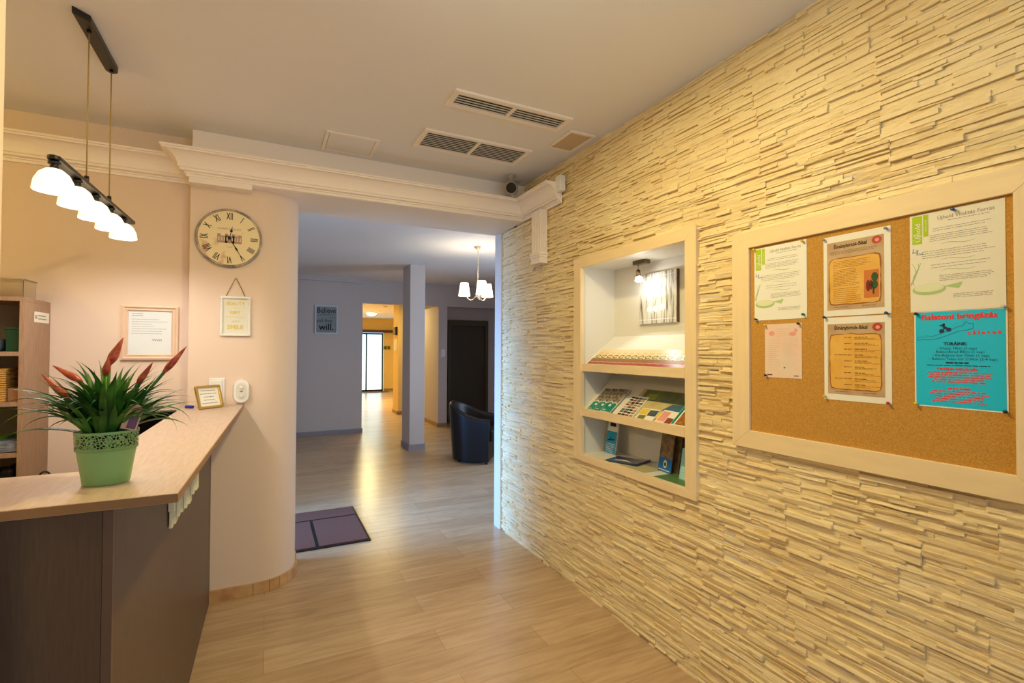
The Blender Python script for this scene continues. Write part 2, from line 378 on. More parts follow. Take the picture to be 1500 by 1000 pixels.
struct(MB().box(2.6, 2.91, 10.885, 10.9, 0, 0.07).box(2.595, 2.61, 10.885, 11.4, 0, 0.07).box(3.62, 4.6, 17.185, 17.2, 0, 0.09).box(2.855, 2.87, 8.83, 9.75, 0, 0.07).box(2.855, 3.04, 8.825, 8.84, 0, 0.07).build('baseboard_corridor', mat('skirting_ochre', (160, 130, 84), 0.5)))
# square pillar in the lobby
struct(MB().box(1.825, 2.045, 6.93, 7.36, 0, CZ).build('wall_pillar', lobby_paint, bevel=0.004))
struct(MB().box(1.813, 2.057, 6.918, 7.372, 0, 0.09).build('baseboard_pillar', grey_skirt, bevel=0.003))
# lower ceiling edge against the left wall
struct(MB().box(-1.05, 1.485, 8.80, 8.84, 2.60, 2.67).build('trim_4', lobby_paint))

# ---------------------------------------------------------------- far glass door
g_glass = mat('frosted_glass', (200, 240, 250), 0.3, emis=(170, 232, 255), estr=2.2)
t = thing('sliding_door', 'dark framed sliding glass door glowing with daylight at the corridor end', 'door', (2.8, 17.2, 0)); tag(t, kind='structure')
t.name = 'door_2'
MB().box(-0.75, -0.72, -0.06, -0.02, 0, 2.0).box(0.19, 0.24, -0.06, -0.02, 0, 2.0).box(0.73, 0.78, -0.06, -0.02, 0, 2.0).box(-0.75, 0.78, -0.06, -0.02, 0, 0.07).box(-0.75, 0.78, -0.06, -0.02, 1.95, 2.0).build('door_frame', black_pl, t)
MB().box(-0.72, 0.19, -0.045, -0.035, 0.07, 1.95).build('glass_pane', g_glass, t)
MB().box(0.24, 0.73, -0.045, -0.035, 0.07, 1.95).build('glass_pane', g_glass, t)
tag(MB().box(2.2, 4.15, 17.03, 17.18, 2.02, 2.11).build('door_rail', mat('brown_rail', (84, 52, 30), 0.5), bevel=0.004), 'long brown rail box above the far sliding door', 'rail')
t = thing('wall_plaque', 'small green and yellow plaque beside the far glass door', 'sign', (3.72, 17.195, 1.5), ROT_F)
MB().box(-0.12, 0.12, -0.07, 0.07, 0, 0.01).build('plate', mat('plaque_yellow', (190, 170, 60), 0.5), t)
MB().box(-0.10, -0.01, -0.05, 0.05, 0.01, 0.013).box(0.02, 0.10, -0.05, 0.05, 0.01, 0.013).build('panels', mat('plaque_green', (70, 90, 40), 0.5), t)
tag(MB().box(-0.25, 0.75, -0.4, 0, 0, 0.012).build('door_mat', carpet, bevel=0.003), 'dark narrow mat at the foot of the far glass door', 'mat').location = (2.95, 17.1, 0)
t = thing('ceiling_light', 'round domed glass lamp lit on the corridor ceiling', 'ceiling light', (2.66, 14.35, 2.5))
MB().cyl((0, 0, -0.02), (0, 0, 0), 0.15, n=32).build('base_ring', white, t)
MB().lathe([(0.001, -0.10), (0.07, -0.09), (0.12, -0.06), (0.145, -0.02)], 32).build('glass_dome', mat('lit_dome', (255, 235, 190), 0.4, emis=(255, 232, 180), estr=9), t)
tag(MB().lathe([(0.0001, -0.045), (0.035, -0.045), (0.05, -0.03), (0.055, 0), (0.0001, 0)], 20).build('smoke_detector', white), 'small white smoke detector on the corridor ceiling', 'smoke detector').location = (2.55, 12.0, 2.5)
t = thing('wall_clock', 'dark box sign edge fixed on the corridor pier', 'sign', (2.61, 11.1, 1.86)); t.name = 'box_sign'
MB().box(-0.05, 0, -0.12, 0.12, -0.09, 0.09).build('box', black_pl, t, bevel=0.004)
MB().box(-0.054, -0.05, -0.10, 0.10, -0.07, 0.07).build('face', mat('sign_brown', (120, 90, 50), 0.5), t)
tag(MB().box(2.585, 2.61, 11.05, 11.2, 1.42, 1.68).build('notice_card', paper), 'white card hung under the box sign on the corridor pier', 'notice')

# ---------------------------------------------------------------- sign on the lobby wall
t = thing('framed_sign', 'light framed print reading Believe and they will on the lobby wall', 'framed sign', (0.889, 8.835, 1.948), ROT_F)
a, c = 0.178, 0.238
lf = mat('pale_blue_frame', (214, 226, 232), 0.4)
MB().box(-a, a, c - 0.018, c, 0, 0.02).box(-a, a, -c, -c + 0.018, 0, 0.02).box(-a, -a + 0.018, -c + 0.018, c - 0.018, 0, 0.02).box(a - 0.018, a, -c + 0.018, c - 0.018, 0, 0.02).build('frame', lf, t)
MB().box(-a + 0.018, a - 0.018, -c + 0.018, c - 0.018, 0, 0.008).build('print', mat('grey_print', (140, 150, 152), 0.6), t)
x = MB(); x.text('Believe', 0.125, 0.0, 0.150, sx=0.84, w=0.009, bold=0.001); x.text('in yourself and your', 0.026, 0.0, 0.085, w=0.009); x.text('dreams', 0.028, 0.09, 0.035, w=0.009)
x.text('and they', 0.085, -0.03, -0.02, sx=0.85, w=0.009); x.text('will.', 0.155, 0.0, -0.13, sx=0.95, w=0.009, bold=0.003)
x.build('lettering', ink_black, t)

# ---------------------------------------------------------------- lift door
olive = mat('lift_door_steel', (74, 62, 40), 0.45, metal=0.3)
olive2 = mat('lift_frame_steel', (88, 74, 50), 0.45, metal=0.3)
t = thing('lift_door', 'olive brown double panel lift door set back in a recess', 'lift door', (3.2, 9.3, 0))
MB().box(0.0, 0.06, -0.05, 0, 0, 2.035).box(0.80, 0.87, -0.05, 0, 0, 2.035).box(0.06, 0.80, -0.05, 0, 1.93, 2.035).build('door_frame', olive2, t, bevel=0.003)
MB().box(0.06, 0.265, -0.035, 0, 0, 1.93).build('door_panel', olive, t); MB().box(0.272, 0.80, -0.022, 0, 0, 1.93).build('door_panel', olive, t)
t = thing('light_switch', 'white light switch on the pier beside the lift', 'light switch', (2.96, 8.84, 1.38), ROT_F)
MB().box(-0.04, 0.04, -0.07, 0.07, 0, 0.008).build('plate', white, t, bevel=0.003); MB().box(-0.025, 0.025, -0.05, 0.05, 0.008, 0.013).build('rocker', white, t, bevel=0.002)
# bentwood chair, only its hoop shows behind the stone wall
t = thing('bentwood_chair', 'black bentwood chair half hidden behind the stone wall', 'chair', (4.1, 8.3, 0), (0, 0, 0.2))
hoop = [(0.19 * math.cos(a), 0.19, 0.72 + 0.24 * math.sin(a)) for a in [PI * i / 14 for i in range(15)]]
MB().tube([(0.17, 0.19, 0.45)] + hoop + [(-0.17, 0.19, 0.45)], 0.014, 10).tube([(0.11 * math.cos(a), 0.19, 0.66 + 0.2 * math.sin(a)) for a in [PI * i / 14 for i in range(15)]], 0.010, 8).build('backrest', black_pl, t)
MB().lathe([(0.0001, 0.43), (0.2, 0.43), (0.21, 0.445), (0.2, 0.46), (0.0001, 0.46)], 28).build('seat', black_pl, t)
for sx in (-1, 1):
    for sy in (-1, 1): MB().cyl((sx * 0.14, sy * 0.14, 0.44), (sx * 0.19, sy * 0.19, 0), 0.016, 0.012).build('leg', black_pl, t)

# ---------------------------------------------------------------- tub chair
t = thing('tub_chair', 'black leather tub armchair in the lobby with its back to the left', 'armchair', (2.47, 6.05, 0), (0, 0, math.radians(-37)))
def tub():
    mb = MB(); n = 36; rows = []
    def pt(u, off, z):
        # u in 0..1 : straight arm, half round back, straight arm ; off = inward offset
        w = 0.335 - off; fx = 0.27; cx = -0.02
        tap = 0.86 + 0.14 * min(1, z / 0.75)
        La = (fx - cx); Lc = PI * 0.335; T = 2 * La + Lc; s = u * T
        if s < La: p = (fx - s, -w)
        elif s < La + Lc: a = (s - La) / Lc * PI; p = (cx - w * math.sin(a) * 0.95, -w * math.cos(a))
        else: p = (cx + (s - La - Lc), w)
        return (p[0] * (tap if p[0] < 0 else 1 - (1 - tap) * 0.4), p[1] * tap, z)
    def ztop(u):
        d = abs(u - 0.5) * 2
        return 0.57 + 0.20 * (0.5 + 0.5 * math.cos(PI * min(1, max(0, d))))
    secs = []
    for i in range(n + 1):
        u = i / n; zt = ztop(u)
        s = [pt(u, 0.0, 0.035), pt(u, 0, 0.25), pt(u, 0, zt - 0.05), pt(u, 0.006, zt - 0.02), pt(u, 0.03, zt), pt(u, 0.055, zt), pt(u, 0.078, zt - 0.02), pt(u, 0.085, zt - 0.05), pt(u, 0.09, 0.38), pt(u, 0.09, 0.035)]
        secs.append(s)
    k = len(secs[0]); vs = [v for s in secs for v in s]; fs = []
    for i in range(n):
        for j in range(k): fs.append((i * k + j, i * k + (j + 1) % k, (i + 1) * k + (j + 1) % k, (i + 1) * k + j))
    mb.add(vs, fs, True); mb.add(vs, [tuple(range(k))[::-1], tuple(range(n * k, n * k + k))])
    return mb
o = tub().build('shell', leather, t); md = o.modifiers.new('e', 'EDGE_SPLIT'); md.split_angle = 1.0
MB().prism([(0.30, -0.235), (0.30, 0.235), (-0.05, 0.235), (-0.17, 0.17), (-0.22, 0.0), (-0.17, -0.17), (-0.05, -0.235)], 0.28, 0.43).build('seat_cushion', leather, t, bevel=0.03, seg=4)
MB().box(-0.15, 0.255, -0.215, 0.215, 0.04, 0.279).build('base', leather, t, bevel=0.01)
for sx, sy in ((0.22, -0.25), (0.22, 0.25), (-0.16, -0.17), (-0.16, 0.17)): MB().cyl((sx, sy, 0), (sx, sy, 0.05), 0.018).build('foot', black_pl, t)

# ---------------------------------------------------------------- chandelier
CH = (2.22, 5.36)
t = thing('chandelier', 'three armed chandelier with glowing white shades hanging in the lobby', 'chandelier', (CH[0], CH[1], CZ))
nick = mat('cream_metal', (214, 200, 172), 0.3, metal=0.5)
MB().lathe([(0.0001, 0), (0.05, 0), (0.048, -0.012), (0.02, -0.035), (0.008, -0.05), (0.0001, -0.05)], 24).build('ceiling_rose', nick, t)
ch = MB()
for i in range(17):
    z = -0.05 - i * 0.021; a = (i % 2) * PI / 2
    ch.tube([(0.006 * math.cos(q) * math.cos(a), 0.006 * math.cos(q) * math.sin(a), z - 0.012 + 0.014 * math.sin(q)) for q in [2 * PI * k / 10 for k in range(10)]], 0.0022, 5, True)
ch.build('chain', nick, t)
MB().lathe([(0.0001, -0.40), (0.010, -0.40), (0.012, -0.44), (0.008, -0.48), (0.009, -0.56), (0.020, -0.585), (0.014, -0.61), (0.0001, -0.625)], 20).build('stem', nick, t)
shade_m = mat('lit_fabric_shade', (255, 244, 224), 0.8, emis=(255, 228, 186), estr=3.2)
for th in (170, 290, 50):
    a = math.radians(th) - 0.4627; dx, dy = math.cos(a), math.sin(a)
    ar = []
    for q in range(13):
        f = q / 12; r = 0.012 + 0.153 * f; z = -0.575 - 0.075 * math.sin(PI * f) + 0.03 * f
        ar.append((dx * r, dy * r, z))
    ar.append((dx * 0.165, dy * 0.165, -0.52))
    MB().tube(ar, 0.006, 8).build('arm', nick, t)
    M = Matrix.Translation((dx * 0.165, dy * 0.165, 0))
    sh = MB().lathe([(0.070, -0.585), (0.048, -0.43)], 28, M).lathe([(0.046, -0.43), (0.068, -0.585)], 28, M).build('lamp_shade', shade_m, t)
    MB().lathe([(0.0001, -0.55), (0.014, -0.55), (0.012, -0.51), (0.0001, -0.50)], 14, M).build('candle_sleeve', nick, sh)
    point_light('chandelier_bulb_light', (CH[0] + dx * 0.165, CH[1] + dy * 0.165, CZ - 0.44), 3.2, (1.0, 0.86, 0.64), 0.02)

# ---------------------------------------------------------------- door mat in the passage
t = thing('door_mat', 'brown carpet door mat with black strips lying in the passage', 'door mat', (0, 0, 0))
t.location = (0.12, 4.26, 0)
MB().box(-0.62, 0.60, -0.44, 0.44, 0, 0.010).build('rubber_base', rubber, t, bevel=0.003)
for x0, x1, y0, y1 in ((-0.60, 0.585, 0.195, 0.425), (-0.60, -0.02, -0.425, 0.17), (0.235, 0.58, -0.42, 0.17), (0.00, 0.21, -0.42, 0.17)):
    MB().box(x0, x1, y0, y1, 0.009, 0.015).build('carpet_panel', carpet, t)

# ---------------------------------------------------------------- counter
t = thing('reception_counter', 'L shaped reception counter with greyish wood laminate top and dark panels', 'counter', (-0.3, 1.4, 0))
def at0(mb): return mb
CT = 1.124
Z = Matrix.Translation((0.3, -1.4, 0))
def cbuild(mb, name, m, par, bevel=0.0):
    mb.v = [tuple(Z @ Vector(v)) for v in mb.v]; return mb.build(name, m, par, bevel=bevel)
cbuild(MB().prism([(-3.0, 1.37), (-0.178, 1.332), (-0.121, 3.293), (-0.417, 3.293), (-0.435, 1.672), (-3.0, 1.70)], CT - 0.022, CT), 'countertop', lam_top, t, 0.002)
cbuild(MB().prism([(-3.0, 1.3685), (-0.1765, 1.3305), (-0.178, 1.3318), (-3.0, 1.3698)], CT - 0.0205, CT - 0.0015), 'edge_band', mat('edge_band_brown', (150, 112, 70), 0.4), t)  # added thin strips; their brown paints in the shade on the counter edges
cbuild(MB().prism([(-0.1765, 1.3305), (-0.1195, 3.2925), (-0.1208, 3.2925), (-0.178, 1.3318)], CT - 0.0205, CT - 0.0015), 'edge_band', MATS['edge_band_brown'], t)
cbuild(MB().prism([(-3.0, 1.385), (-0.318, 1.362), (-0.318, 1.380), (-3.0, 1.403)], 0, CT - 0.0225), 'front_panel', lam, t)
cbuild(MB().box(-0.317, -0.299, 1.362, 1.380, 0, CT - 0.0225), 'corner_post', mat('counter_edge', (104, 80, 62), 0.45), t)
cbuild(MB().prism([(-0.317, 1.381), (-0.299, 1.381), (-0.281, 3.293), (-0.299, 3.293)], 0, CT - 0.0225), 'side_panel', lam, t)
cbuild(MB().prism([(-3.0, 1.42), (-0.33, 1.40), (-0.32, 3.29), (-0.95, 3.29), (-0.95, 2.2), (-3.0, 2.2)], 0.72, 0.745), 'desk_shelf', lam_cab, t)
cbuild(MB().box(-0.95, -0.93, 2.2, 3.29, 0, 0.7195).box(-3.0, -2.98, 1.45, 2.2, 0, 0.7195), 'desk_leg', lam_cab, t)
# plaster corbel under the overhang
t = thing('plaster_corbel', 'cream fluted plaster corbel under the counter overhang', 'corbel', (-0.292, 2.0, 1.101))
cream = mat('cream_plaster', (238, 232, 196), 0.6)
cb = MB()
for i in range(8):
    x0 = 0.002 + i * 0.0098; zb = -0.258 + 0.012 * i + 0.012 * (i > 1) + 0.02 * (i > 5)
    cb.box(x0, x0 + (0.0088 if i % 2 else 0.0098), 0.004 * (i % 2) + 0.0015 * i, 0.06, zb, 0)
cb.build('corbel_body', cream, t, bevel=0.0012)
MB().box(0.0, 0.020, -0.012, 0.0035, -0.20, 0.0).build('corbel_cap', cream, t, bevel=0.003)

# ---------------------------------------------------------------- plant
t = thing('potted_bromeliad', 'bromeliad with orange red spikes in a light green lattice pot on the counter', 'potted plant', (-0.345, 1.505, CT))
pot_m = mat('sage_plastic', (132, 176, 110), 0.35)
PM = Matrix.Rotation(math.radians(12), 4, 'Z')
MB().lathe([(0.0001, 0), (0.044, 0), (0.046, 0.004), (0.057, 0.080), (0.0585, 0.084), (0.055, 0.084), (0.044, 0.01), (0.0001, 0.01)], 40, PM, sx=1.0, sy=0.82).build('pot', pot_m, t)
lat = bpy.data.materials.new('lattice_plastic'); lat.use_nodes = True
nt = lat.node_tree; N = nt.nodes; L = nt.links; b = N['Principled BSDF']; b.inputs['Base Color'].default_value = lin((132, 176, 110)); b.inputs['Roughness'].default_value = 0.35
tc = N.new('ShaderNodeTexCoord'); vo = N.new('ShaderNodeTexVoronoi'); vo.feature = 'DISTANCE_TO_EDGE'; vo.inputs['Scale'].default_value = 150; L.new(tc.outputs['Object'], vo.inputs[0])
gt = N.new('ShaderNodeMath'); gt.operation = 'LESS_THAN'; gt.inputs[1].default_value = 0.10; L.new(vo.outputs['Distance'], gt.inputs[0])
sp = N.new('ShaderNodeSeparateXYZ'); L.new(tc.outputs['Object'], sp.inputs[0])
g1 = N.new('ShaderNodeMath'); g1.operation = 'LESS_THAN'; g1.inputs[1].default_value = 0.090; L.new(sp.outputs[2], g1.inputs[0])
g2 = N.new('ShaderNodeMath'); g2.operation = 'GREATER_THAN'; g2.inputs[1].default_value = 0.122; L.new(sp.outputs[2], g2.inputs[0])
m1 = N.new('ShaderNodeMath'); m1.operation = 'MAXIMUM'; L.new(g1.outputs[0], m1.inputs[0]); L.new(g2.outputs[0], m1.inputs[1])
m2 = N.new('ShaderNodeMath'); m2.operation = 'MAXIMUM'; L.new(m1.outputs[0], m2.inputs[0]); L.new(gt.outputs[0], m2.inputs[1]); L.new(m2.outputs[0], b.inputs['Alpha'])
MB().lathe([(0.0575, 0.083), (0.0605, 0.083), (0.0625, 0.126), (0.0625, 0.128), (0.0600, 0.128), (0.0580, 0.085)], 48, PM, sx=1.0, sy=0.82).build('lattice_collar', lat, t)
MB().lathe([(0.054, 0.080), (0.056, 0.118), (0.0001, 0.120)], 32, PM, sx=1.0, sy=0.82).build('soil', soil, t)
leaf_m = bpy.data.materials.new('leaf_green'); leaf_m.use_nodes = True
nt = leaf_m.node_tree; b = nt.nodes['Principled BSDF']; b.inputs['Roughness'].default_value = 0.5; b.inputs['Specular IOR Level'].default_value = 0.3
nz = nt.nodes.new('ShaderNodeTexNoise'); nz.inputs['Scale'].default_value = 14; tc = nt.nodes.new('ShaderNodeTexCoord'); nt.links.new(tc.outputs['Object'], nz.inputs[0])
cr = nt.nodes.new('ShaderNodeValToRGB'); cr.color_ramp.elements[0].position = 0.35; cr.color_ramp.elements[1].position = 0.7; cr.color_ramp.elements[0].color = lin((20, 62, 22)); cr.color_ramp.elements[1].color = lin((74, 132, 40))
nt.links.new(nz.outputs[0], cr.inputs[0]); nt.links.new(cr.outputs[0], b.inputs['Base Color'])
def blade(mb, base, dirv, length, width, droop, up):
    n = 12; p = Vector(base); hd = Vector((dirv[0], dirv[1], 0)).normalized(); side = Vector((-hd.y, hd.x, 0)); el = up; vs = []
    for i in range(n + 1):
        f = i / n; w = width * (math.sin(PI * min(1, 0.18 + f * 0.82)) ** 0.7) * (1 if f < 0.55 else (1 - ((f - 0.55) / 0.45) ** 1.6)) + 0.0002
        d = hd * math.cos(el) + Vector((0, 0, math.sin(el))); nrm = side.cross(d)
        vs += [p - side * w + nrm * w * 0.35 * -1, p, p + side * w - nrm * w * 0.35]
        p = p + d * (length / n); el -= droop / n * (0.4 + 1.4 * f)
    fs = []
    for i in range(n): a = i * 3; fs += [(a, a + 1, a + 4, a + 3), (a + 1, a + 2, a + 5, a + 4)]
    mb.add(vs, fs, True)
fo = MB(); RL = random.Random(11)
for i in range(170):
    a = RL.uniform(0, 2 * PI); r = RL.uniform(0.0, 0.040); up = math.radians(RL.uniform(48, 88)); Ln = RL.uniform(0.13, 0.225)
    if math.cos(a) > 0.3: Ln *= 0.92
    blade(fo, (r * math.cos(a), r * math.sin(a) * 0.8, 0.112), (math.cos(a + RL.uniform(-.4, .4)), math.sin(a + RL.uniform(-.4, .4))), Ln, RL.uniform(0.0055, 0.0088), RL.uniform(0.5, 2.0), up)
for a, Ln, up, dr in ((175, 0.20, 40, 0.9), (188, 0.17, 22, 0.8), (172, 0.17, 48, 1.9), (200, 0.2, 55, 2.0), (5, 0.19, 42, 0.9), (-8, 0.17, 35, 1.5), (10, 0.16, 52, 2.6), (-12, 0.2, 55, 2.2), (20, 0.14, 60, 0.4), (165, 0.15, 62, 0.8)):
    a = math.radians(a); blade(fo, (0.02 * math.cos(a), 0.01 * math.sin(a), 0.112), (math.cos(a), math.sin(a)), Ln, 0.010, dr, math.radians(up))
fo.build('foliage', leaf_m, t)
spike = bpy.data.materials.new('orange_bract'); spike.use_nodes = True
nt = spike.node_tree; b = nt.nodes['Principled BSDF']; b.inputs['Roughness'].default_value = 0.35
nz = nt.nodes.new('ShaderNodeTexNoise'); nz.inputs['Scale'].default_value = 60; tc = nt.nodes.new('ShaderNodeTexCoord'); nt.links.new(tc.outputs['Object'], nz.inputs[0])
cr = nt.nodes.new('ShaderNodeValToRGB'); cr.color_ramp.elements[0].position = 0.35; cr.color_ramp.elements[1].position = 0.65; cr.color_ramp.elements[0].color = lin((150, 48, 34)); cr.color_ramp.elements[1].color = lin((196, 98, 60))
nt.links.new(nz.outputs[0], cr.inputs[0]); nt.links.new(cr.outputs[0], b.inputs['Base Color'])
# bloom spikes: tip, base in local metres
for tip, bs, r in (((-0.118, -0.02, 0.268), (-0.070, -0.01, 0.205), 0.0085), ((-0.110, 0.02, 0.285), (-0.052, 0.01, 0.245), 0.0085), ((0.030, -0.01, 0.352), (0.001, -0.005, 0.284), 0.0105),
                   ((0.006, -0.028, 0.305), (-0.001, -0.022, 0.258), 0.0085), ((0.092, -0.02, 0.292), (0.058, -0.01, 0.235), 0.0075), ((0.158, 0.01, 0.332), (0.108, 0.008, 0.262), 0.0085)):
    T = Vector(tip); B = Vector(bs); ln = (T - B).length; ax = (T - B).normalized()
    n = 10; pts = [B + (T - B) * (k / n) for k in range(n + 1)]
    rs = [r * (0.35 + 0.65 * math.sin(PI * min(1, (k / n) * 1.55))) if k / n < 0.35 else r * (1 - ((k / n - 0.35) / 0.65)) ** 0.8 + 0.0003 for k in range(n + 1)]
    s = MB().tube(pts, rs, 10).build('flower_spike', spike, t)
    root = Vector((B.x * 0.35, B.y * 0.5, 0.12)); mid = (root + B) / 2 + Vector((0, 0, 0.02))
    MB().tube([root, mid, B + ax * 0.004], [0.003, 0.003, 0.004], 8).build('stem', leaf_m, s)
PT = Matrix.Translation((0.046, -0.030, 0.130)) @ Matrix.Rotation(math.radians(10), 4, 'Z') @ ROT_F.to_4x4() @ Matrix.Rotation(math.radians(-16), 4, 'Z') @ Matrix.Scale(1.3, 4)
tagp = MB().poly([(-0.012, 0), (0.012, 0), (0.013, 0.035), (0.009, 0.045), (0, 0.048), (-0.009, 0.045), (-0.013, 0.035)], 0).poly([(-0.012, 0), (0.012, 0), (0.013, 0.035), (0.009, 0.045), (0, 0.048), (-0.009, 0.045), (-0.013, 0.035)][::-1], -0.001)
tagp.v = [tuple(PT @ Vector(v)) for v in tagp.v]; tp = tagp.build('plant_label', mat('tag_pink', (214, 168, 140), 0.5), t)
q = MB().rect(-0.004, 0.010, 0.002, 0.026, 0.0006); q.v = [tuple(PT @ Vector(v)) for v in q.v]; q.build('picture', mat('tag_purple', (104, 60, 90), 0.5), tp)

# ---------------------------------------------------------------- objects behind the counter
t = thing('computer_monitor', 'black computer monitor just above the inner counter edge', 'monitor', (-0.56, 3.17, 0.745))
MB().box(-0.135, 0.125, -0.02, 0.015, 0.12, 0.374).build('casing', black_pl, t, bevel=0.004)
MB().box(-0.125, 0.115, -0.0215, -0.0205, 0.135, 0.364).build('screen', mat('screen_off', (6, 7, 9), 0.15), t)
MB().box(-0.02, 0.02, -0.01, 0.01, 0.01, 0.14).build('neck', black_pl, t); MB().lathe([(0.0001, 0), (0.09, 0), (0.088, 0.01), (0.0001, 0.012)], 28).build('stand', black_pl, t)
t = thing('handbag', 'black bag with a loop handle showing behind the front counter', 'bag', (-0.63, 2.06, 0.745))
MB().box(-0.10, 0.09, -0.05, 0.05, 0, 0.295).build('bag_body', blackm, t, bevel=0.02, seg=3)
MB().tube([(0.002 + 0.016 * math.cos(a), 0, 0.285 + 0.028 * math.sin(a)) for a in [PI * i / 10 for i in range(11)]], 0.003, 6).build('handle', blackm, t)

# mini frame and marker
t = thing('desk_picture_frame', 'small gold frame with a printed notice standing on the counter end', 'picture frame', (-0.272, 3.125, CT), Euler((0, 0, math.atan2(0.087, 0.11)), 'XYZ').to_matrix() @ Euler((math.radians(-18), 0, 0)).to_matrix() @ ROT_F)
w, h = 0.068, 0.128
MB().box(-w, w, 0, 0.012, 0, 0.012).box(-w, w, h - 0.012, h, 0, 0.012).box(-w, -w + 0.012, 0.012, h - 0.012, 0, 0.012).box(w - 0.012, w, 0.012, h - 0.012, 0, 0.012).build('frame', brass, t, bevel=0.003)
MB().box(-w + 0.012, w - 0.012, 0.012, h - 0.012, 0, 0.003).build('notice', paper, t)
MB().lines(-0.046, 0.046, 0.03, 0.100, 5, 0.0035, 0.0036, True, 0.4).build('print_text', ink_grey, t)
MB().box(-0.012, 0.012, 0.0, 0.07, -0.035, -0.0005).build('easel_back', mat('easel_brown', (70, 40, 30), 0.7), t)
tag(MB().cyl((-0.395, 3.20, CT + 0.008), (-0.36, 3.17, CT + 0.008), 0.008).build('marker_pen', mat('blue_plastic', (30, 50, 160), 0.4)), 'blue marker cap lying behind the small gold frame', 'pen')

# ---------------------------------------------------------------- switch and oval device on the rounded wall
CF = 3.295
t = thing('light_switch', 'white rounded switch plate behind the small gold frame', 'light switch', (-0.258, CF, 1.207), ROT_F)
MB().box(-0.040, 0.040, -0.072, 0.072, 0, 0.009).build('plate', white, t, bevel=0.012, seg=4)
MB().box(-0.026, 0.028, 0.002, 0.058, 0.0092, 0.014).build('rocker', white, t, bevel=0.004, seg=3)
MB().box(-0.026, 0.028, -0.058, -0.004, 0.0092, 0.014).build('rocker', white, t, bevel=0.004, seg=3)
t = thing('oval_control', 'white oval wall control with a round knob above the counter end', 'wall control', (-0.133, CF, 1.201), ROT_F)
def stadium(w, h, n=10):
    r = w; c = h - w
    return [(r * math.cos(a), c + r * math.sin(a)) for a in [PI * i / n for i in range(n + 1)]] + [(r * math.cos(a), -c + r * math.sin(a)) for a in [PI + PI * i / n for i in range(n + 1)]]
MB().prism(stadium(0.041, 0.069), 0, 0.026).build('body', white, t, bevel=0.006, seg=3)
MB().prism(stadium(0.027, 0.048), 0.026, 0.0285).build('face_plate', mat('offwhite_plate', (222, 220, 208), 0.4), t, bevel=0.001)
for vy, r in ((0.026, 0.010), (-0.026, 0.009)): MB().cyl((0, vy, 0.0285), (0, vy, 0.038), r, r * 0.85).build('knob', white, t)
MB().box(-0.008, 0.008, -0.004, 0.004, 0.0285, 0.0295).build('marking', ink_grey, t)

# ---------------------------------------------------------------- clock
t = thing('wall_clock', 'round vintage wall clock with roman numerals and a worn blue grey rim', 'clock', (-0.204, CF - 0.002, 2.092), ROT_F)
CR = 0.170
rimm = mat('worn_blue_rim', (104, 98, 104), 0.6, rgb2=(206, 190, 160), nscale=22)
MB().lathe([(0.001, 0), (CR, 0), (CR, 0.016), (CR - 0.006, 0.020), (CR - 0.014, 0.018)], 64).build('rim', rimm, t)
dial = bpy.data.materials.new('aged_dial'); dial.use_nodes = True
nt = dial.node_tree; b = nt.nodes['Principled BSDF']; b.inputs['Roughness'].default_value = 0.6
tc = nt.nodes.new('ShaderNodeTexCoord'); nz = nt.nodes.new('ShaderNodeTexNoise'); nz.inputs['Scale'].default_value = 11; nz.inputs['Detail'].default_value = 4; nt.links.new(tc.outputs['Object'], nz.inputs[0])
cr = nt.nodes.new('ShaderNodeValToRGB'); cr.color_ramp.elements[0].position = 0.28; cr.color_ramp.elements[1].position = 0.42; cr.color_ramp.elements[0].color = lin((196, 142, 104)); cr.color_ramp.elements[1].color = lin((240, 224, 180))
nt.links.new(nz.outputs[0], cr.inputs[0]); nt.links.new(cr.outputs[0], b.inputs['Base Color'])
MB().ell(0, 0, CR - 0.012, CR - 0.012, 0.0175, 64).build('dial', dial, t)
x = MB()
for i, s in enumerate(('XII', 'I', 'II', 'III', 'IIII', 'V', 'VI', 'VII', 'VIII', 'IX', 'X', 'XI')):
    a = PI / 2 - i * PI / 6; rr_ = 0.125; x.text(s, 0.056, rr_ * math.cos(a), rr_ * math.sin(a), sx=0.50, w=0.0182, rot=a - PI / 2, bold=0.0009)
x.build('numerals', ink_black, t)
x = MB(); x.text('CHARDONNAY', 0.015, 0, 0.052, w=0.0182, sx=1.15); x.text('Chateau', 0.009, 0, -0.052, w=0.0182)
for u0, u1, v1 in ((-0.062, -0.044, 0.022), (-0.044, 0.044, 0.012), (0.044, 0.062, 0.020), (-0.022, -0.010, 0.024), (0.012, 0.026, 0.024)): x.rect(u0, u1, -0.030, v1, 0.0180)
x.build('castle_print', ink_wood, t)
x = MB()
for k in range(9): x.rect(-0.056 + k * 0.0135, -0.050 + k * 0.0135, -0.018, 0.004, 0.0184)
x.build('castle_windows', mat('dial_cream', (226, 206, 160), 0.6), t)
def hand(mb, ang, L_, w_, w0, kz):
    a = math.radians(90 - ang); d = Vector((math.cos(a), math.sin(a))); n_ = Vector((-d.y, d.x))
    mb.poly([tuple(-d * 0.02 + n_ * w0), tuple(-d * 0.02 - n_ * w0), tuple(d * L_ * 0.45 - n_ * w0), tuple(d * L_ * 0.55 - n_ * w_), tuple(d * L_ * 0.7 - n_ * w0), tuple(d * L_), tuple(d * L_ * 0.7 + n_ * w0), tuple(d * L_ * 0.55 + n_ * w_), tuple(d * L_ * 0.45 + n_ * w0)], kz)
x = MB(); hand(x, 12, 0.075, 0.008, 0.002, 0.0205); x.ell(0, 0, 0.009, 0.009, 0.0206); x.build('hour_hand', ink_black, t)
x = MB(); hand(x, 150, 0.125, 0.005, 0.0016, 0.0215); x.build('minute_hand', ink_black, t)

